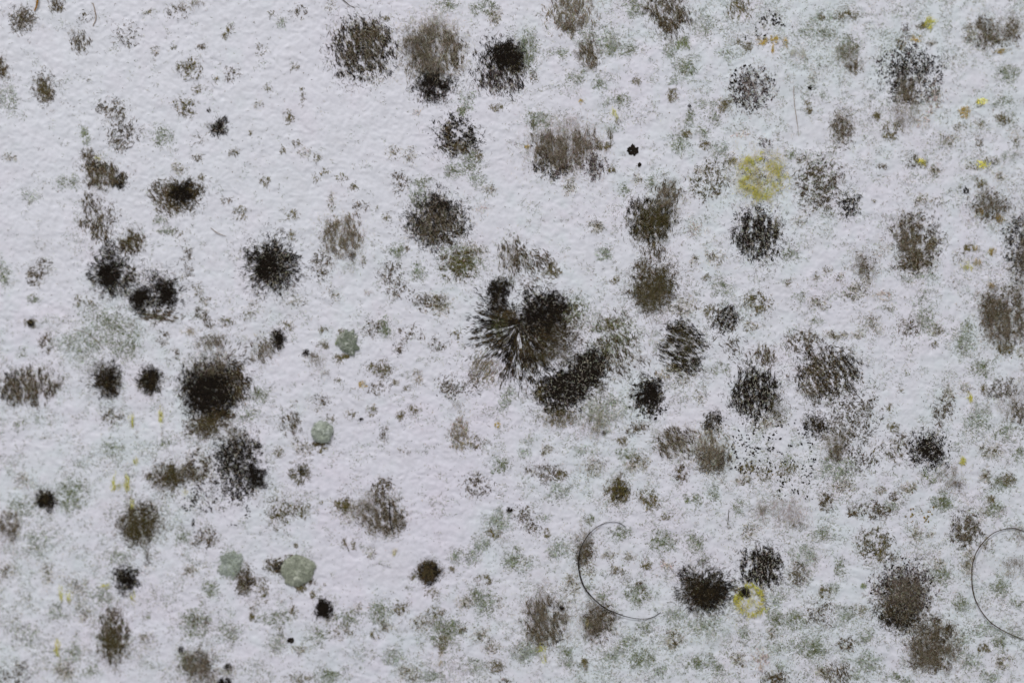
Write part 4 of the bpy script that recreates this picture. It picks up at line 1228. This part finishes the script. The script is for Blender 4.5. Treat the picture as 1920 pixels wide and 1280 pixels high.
def pad(name, x0, y0, rx, ry, thick, col, col2, label, sd, extra, rag=.16, fuzz=.35, ang=0):
    rng = np.random.default_rng(sd)
    root = bpy.data.objects.new(name, None); sc.collection.objects.link(root)
    org = ellipse_origin(x0, y0); root.location = org; root.empty_display_size = .002
    nr, na = 22, 96
    V = [[x0, y0, thick]]; rr = np.linspace(0, 1, nr+1)[1:]; th = np.arange(na)/na*6.28318
    out = 1+rag*2*(fbm(2.2*np.cos(th)+9, 2.2*np.sin(th)+9, sd, 3)-.5)*1.6
    R_, T_ = np.meshgrid(rr, th, indexing='ij')
    O_ = out[None, :].repeat(nr, 0)
    x = x0+R_*O_*rx*np.cos(T_); y = y0+R_*O_*ry*np.sin(T_)
    prof = np.clip(1-R_**5, 0, 1)**.5
    h = wall_h(x, y)*1.0-.6+prof*(thick+1.6*(vn(x/7, y/7, sd)-.5)+.9*(vn(x/3, y/3, sd+1)-.5))
    x = np.append(x.ravel(), x0); y = np.append(y.ravel(), y0); h = np.append(h.ravel(), wall_h(x0, y0)-.6+thick)
    V = W(x, y, h)
    c = nr*na
    F = []
    for i in range(nr-1):
        for j in range(na):
            a = i*na+j; b = i*na+(j+1) % na
            F += [[a, a+na, b+na], [a, b+na, b]]
    F += [[c, j, (j+1) % na] for j in range(na)]
    F = np.array(F)[:, ::-1]
    m = (.6*vn(x/9, y/9, sd+4)+.4*vn(x/4, y/4, sd+5))[:, None]
    m = sstep(.3, .7, m)
    tint = lin(col)[None]*(1-m)+lin(col2)[None]*m
    mesh_from('pad', V, F, M_FELT, tint, parent=root, smooth=True, origin=org)
    n = int(rx*ry*5*fuzz)                                    # short nap all over
    q = np.sqrt(rng.random(n))*1.04; t = rng.random(n)*6.283
    o_ = np.interp(t, np.append(th, 6.2832), np.append(out, out[0]))
    fx, fy = x0+q*o_*rx*np.cos(t), y0+q*o_*ry*np.sin(t)
    base = np.clip(1-np.clip(q, 0, 1)**5, 0, 1)**.5*thick*.95
    c2 = np.clip(lin(col)[None]*np.exp(rng.normal(0, .22, (n, 1))), 0, 1)
    V, F, C = filaments(fx, fy, rng.uniform(0, 6.28, n), rng.uniform(2, 6, n), rng.uniform(.4, .9, n), rng.normal(0, .2, n),
                        base, .12*rng.random(n), c2)
    mesh_from('nap', V, F, M_MOULD, C, parent=root, origin=org)
    k = sd*7
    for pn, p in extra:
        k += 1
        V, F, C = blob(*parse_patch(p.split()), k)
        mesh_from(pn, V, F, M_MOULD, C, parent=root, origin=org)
    tag(root, label, 'mould pad', 'green felt pads of mould')
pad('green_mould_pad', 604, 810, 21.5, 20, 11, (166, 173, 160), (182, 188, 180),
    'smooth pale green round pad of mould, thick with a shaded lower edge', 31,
    [('brown_edge', '599 831 17 4.5 .75 n B 165')], .10)  # strip of brown threads modelling the shadow under the pad's lower edge
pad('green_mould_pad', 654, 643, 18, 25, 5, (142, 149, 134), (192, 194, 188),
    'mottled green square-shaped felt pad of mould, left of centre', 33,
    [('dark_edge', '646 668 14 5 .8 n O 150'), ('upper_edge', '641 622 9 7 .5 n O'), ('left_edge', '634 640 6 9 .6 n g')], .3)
pad('green_mould_pad', 558, 1069, 33, 28, 7, (162, 167, 150), (178, 181, 167),
    'largest green felt pad of mould with dark knot on its left, lower left', 35,
    [('dark_knot', '524 1062 13 11 .75 n K'), ('knot_fringe', '519 1060 23 17 .5 c B'), ('top_fringe', '540 1048 14 10 .4 c B'),
     ('lower_fringe', '563 1098 13 9 .55 n O'), ('right_corner', '583 1090 9 6 .5 n B')], .14)
pad('green_mould_pad', 434, 1056, 22, 23, 1.5, (178, 186, 176), (192, 197, 194),
    'faint thin pale green blot of mould left of the largest green pad', 37, [('green_haze', '434 1056 24 25 .4 k g')], .36)

# ------------------------------------------------------------------ hairs
def hair_mat(name, c, rough=.35):
    m = bpy.data.materials.new(name); nt, b = nodes(m)
    N = nt.nodes.new
    tc = N('ShaderNodeTexCoord'); n = N('ShaderNodeTexNoise'); n.inputs['Scale'].default_value = 700
    nt.links.new(tc.outputs['Object'], n.inputs['Vector'])
    r = N('ShaderNodeValToRGB'); r.color_ramp.elements[0].color = (*(np.array(c)*.6), 1); r.color_ramp.elements[1].color = (*(np.array(c)*1.5), 1)
    nt.links.new(n.outputs['Fac'], r.inputs['Fac']); nt.links.new(r.outputs['Color'], b.inputs['Base Color'])
    b.inputs['Roughness'].default_value = .6
    b.inputs['Specular IOR Level'].default_value = .15
    return m
def hair(name, pts, w0, w1, w2, lift, mat, label, cat='hair', group='loose hairs on the wall'):
    """smooth tapered tube through layout points; widths at start, middle, end; lift in units along the way"""
    P = np.array(pts, float); k = len(P)
    t = np.concatenate([[0], np.cumsum(np.hypot(*np.diff(P, axis=0).T))]); t /= t[-1]
    s = np.linspace(0, 1, 90)
    def cr(q):                                              # Catmull-Rom on non-uniform samples via cubic Hermite
        m = np.gradient(q, t)
        i = np.clip(np.searchsorted(t, s)-1, 0, k-2); h = t[i+1]-t[i]; u = (s-t[i])/h
        return (2*u**3-3*u**2+1)*q[i]+(u**3-2*u**2+u)*h*m[i]+(-2*u**3+3*u**2)*q[i+1]+(u**3-u**2)*h*m[i+1]
    x, y = cr(P[:, 0]), cr(P[:, 1])
    x = x+.9*(fbm(s*22, s*0+len(label), 7, 2)-.5); y = y+.9*(fbm(s*22, s*0+len(label), 8, 2)-.5)
    w = np.where(s < .5, w0+(w1-w0)*sstep(0, .5, s), w1+(w2-w1)*sstep(.5, 1, s))/2*(.8+.4*vn(s*30, s*0, len(label)))
    base = wall_h(x, y); base = np.convolve(np.pad(base, 6, 'edge'), np.ones(13)/13, 'valid')
    h = np.maximum(base, wall_h(x, y))+w+lift*np.sin(np.pi*s)**1.3+.4
    C = W(x, y, h); Tn = np.gradient(C, axis=0); Tn /= np.linalg.norm(Tn, axis=1)[:, None]
    up = np.array([0, -1., 0]); A = np.cross(Tn, up); A /= np.linalg.norm(A, axis=1)[:, None]; B = np.cross(A, Tn)
    ns = 8; a = np.arange(ns)/ns*6.28318
    V = C[:, None]+(w*S)[:, None, None]*(np.cos(a)[None, :, None]*A[:, None]+np.sin(a)[None, :, None]*B[:, None])
    n = len(s)
    F = np.array([[i*ns+j, i*ns+(j+1) % ns, (i+1)*ns+(j+1) % ns, (i+1)*ns+j] for i in range(n-1) for j in range(ns)])
    org = W(np.float64(P[k//2, 0]), np.float64(P[k//2, 1]), 0.)
    o = mesh_from(name, V, F, mat, smooth=True, origin=org)
    tag(o, label, cat, group)
M_BLACK = hair_mat('black_hair', (.018, .013, .010))
M_BROWN = hair_mat('brown_hair', (.055, .036, .02))
M_AMBER = hair_mat('amber_hair', (.26, .13, .02))
M_PALE = hair_mat('pale_hair', (.28, .22, .17))
Z3 = lambda ox, oy, L: [(ox+a/2.998, oy+b/2.998) for a, b in L]
hair('curled_hair', Z3(960, 853, [(640, 402), (600, 380), (550, 375), (490, 395), (440, 435), (400, 490), (378, 550), (372, 610), (380, 670),
     (405, 740), (450, 800), (510, 850), (580, 885), (640, 905), (700, 917), (750, 918), (800, 905), (835, 883)]), .8, 2.9, .9, 5, M_BLACK,
     'thin black hair curled into an open C over the wall, lower centre right')
hair('curled_hair', Z3(1440, 853, [(1440, 428), (1390, 412), (1330, 415), (1270, 435), (1215, 480), (1170, 540), (1145, 610), (1140, 690), (1150, 770), (1185, 860),
     (1240, 930), (1320, 985), (1390, 1018), (1430, 1033), (1480, 1040)]), 1.3, 2.3, 1.2, 5, M_BROWN,
     'brown hair curled into a C at the right edge, lower right')
hair('short_hair', [(731, 940), (730, 955), (731, 975), (734, 990), (738, 1002)], 2.4, 2.1, .7, 16, M_BLACK,
     'short black hair stub on the taupe mould, lower centre left')
hair('amber_hair', [(72, -14), (71, 0), (69, 12), (65, 21)], 3.6, 4.2, 2.6, 4, M_AMBER,
     'thick amber hair poking in from the top edge, upper left corner')
hair('thin_hair', [(174, 6), (178, 20), (180, 34), (174, 50)], 1.6, 2.2, 1.2, 1.5, M_PALE,
     'pale brown fibre curving down beside faint specks near the top left')
hair('thin_hair', [(636, -6), (646, 3), (655, 10), (664, 15)], 1.3, 1.4, .7, 1.5, M_BROWN,
     'thin reddish-brown hair at the top edge left of the first big colony')
hair('thin_hair', [(1488, 162), (1489, 190), (1492, 215), (1496, 240), (1498, 256)], .8, 1.3, .6, 1.5, M_PALE,
     'thin straight pale brown hair above the net of curls, upper right')
hair('thin_hair', [(1366, 955), (1365, 968), (1364, 984)], .8, 1.1, .6, 1, M_BROWN,
     'very short upright thin hair left of the pale pinkish cloud')
hair('thin_hair', [(644, 1008), (649, 1020), (655, 1034)], .8, 1.0, .6, 1, M_BROWN,
     'very short slanting thin hair above the green pads, lower left')
hair('thin_hair', [(395, 427), (408, 437), (424, 443)], .9, 1.3, .6, 1, M_PALE,
     'faint pinkish hair left of the round black bush')
hair('thin_hair', [(138, 618), (158, 622), (176, 634), (194, 652)], .7, .9, .5, 1, M_PALE,
     'faint grey thread in the dusty area below the twin black colonies')
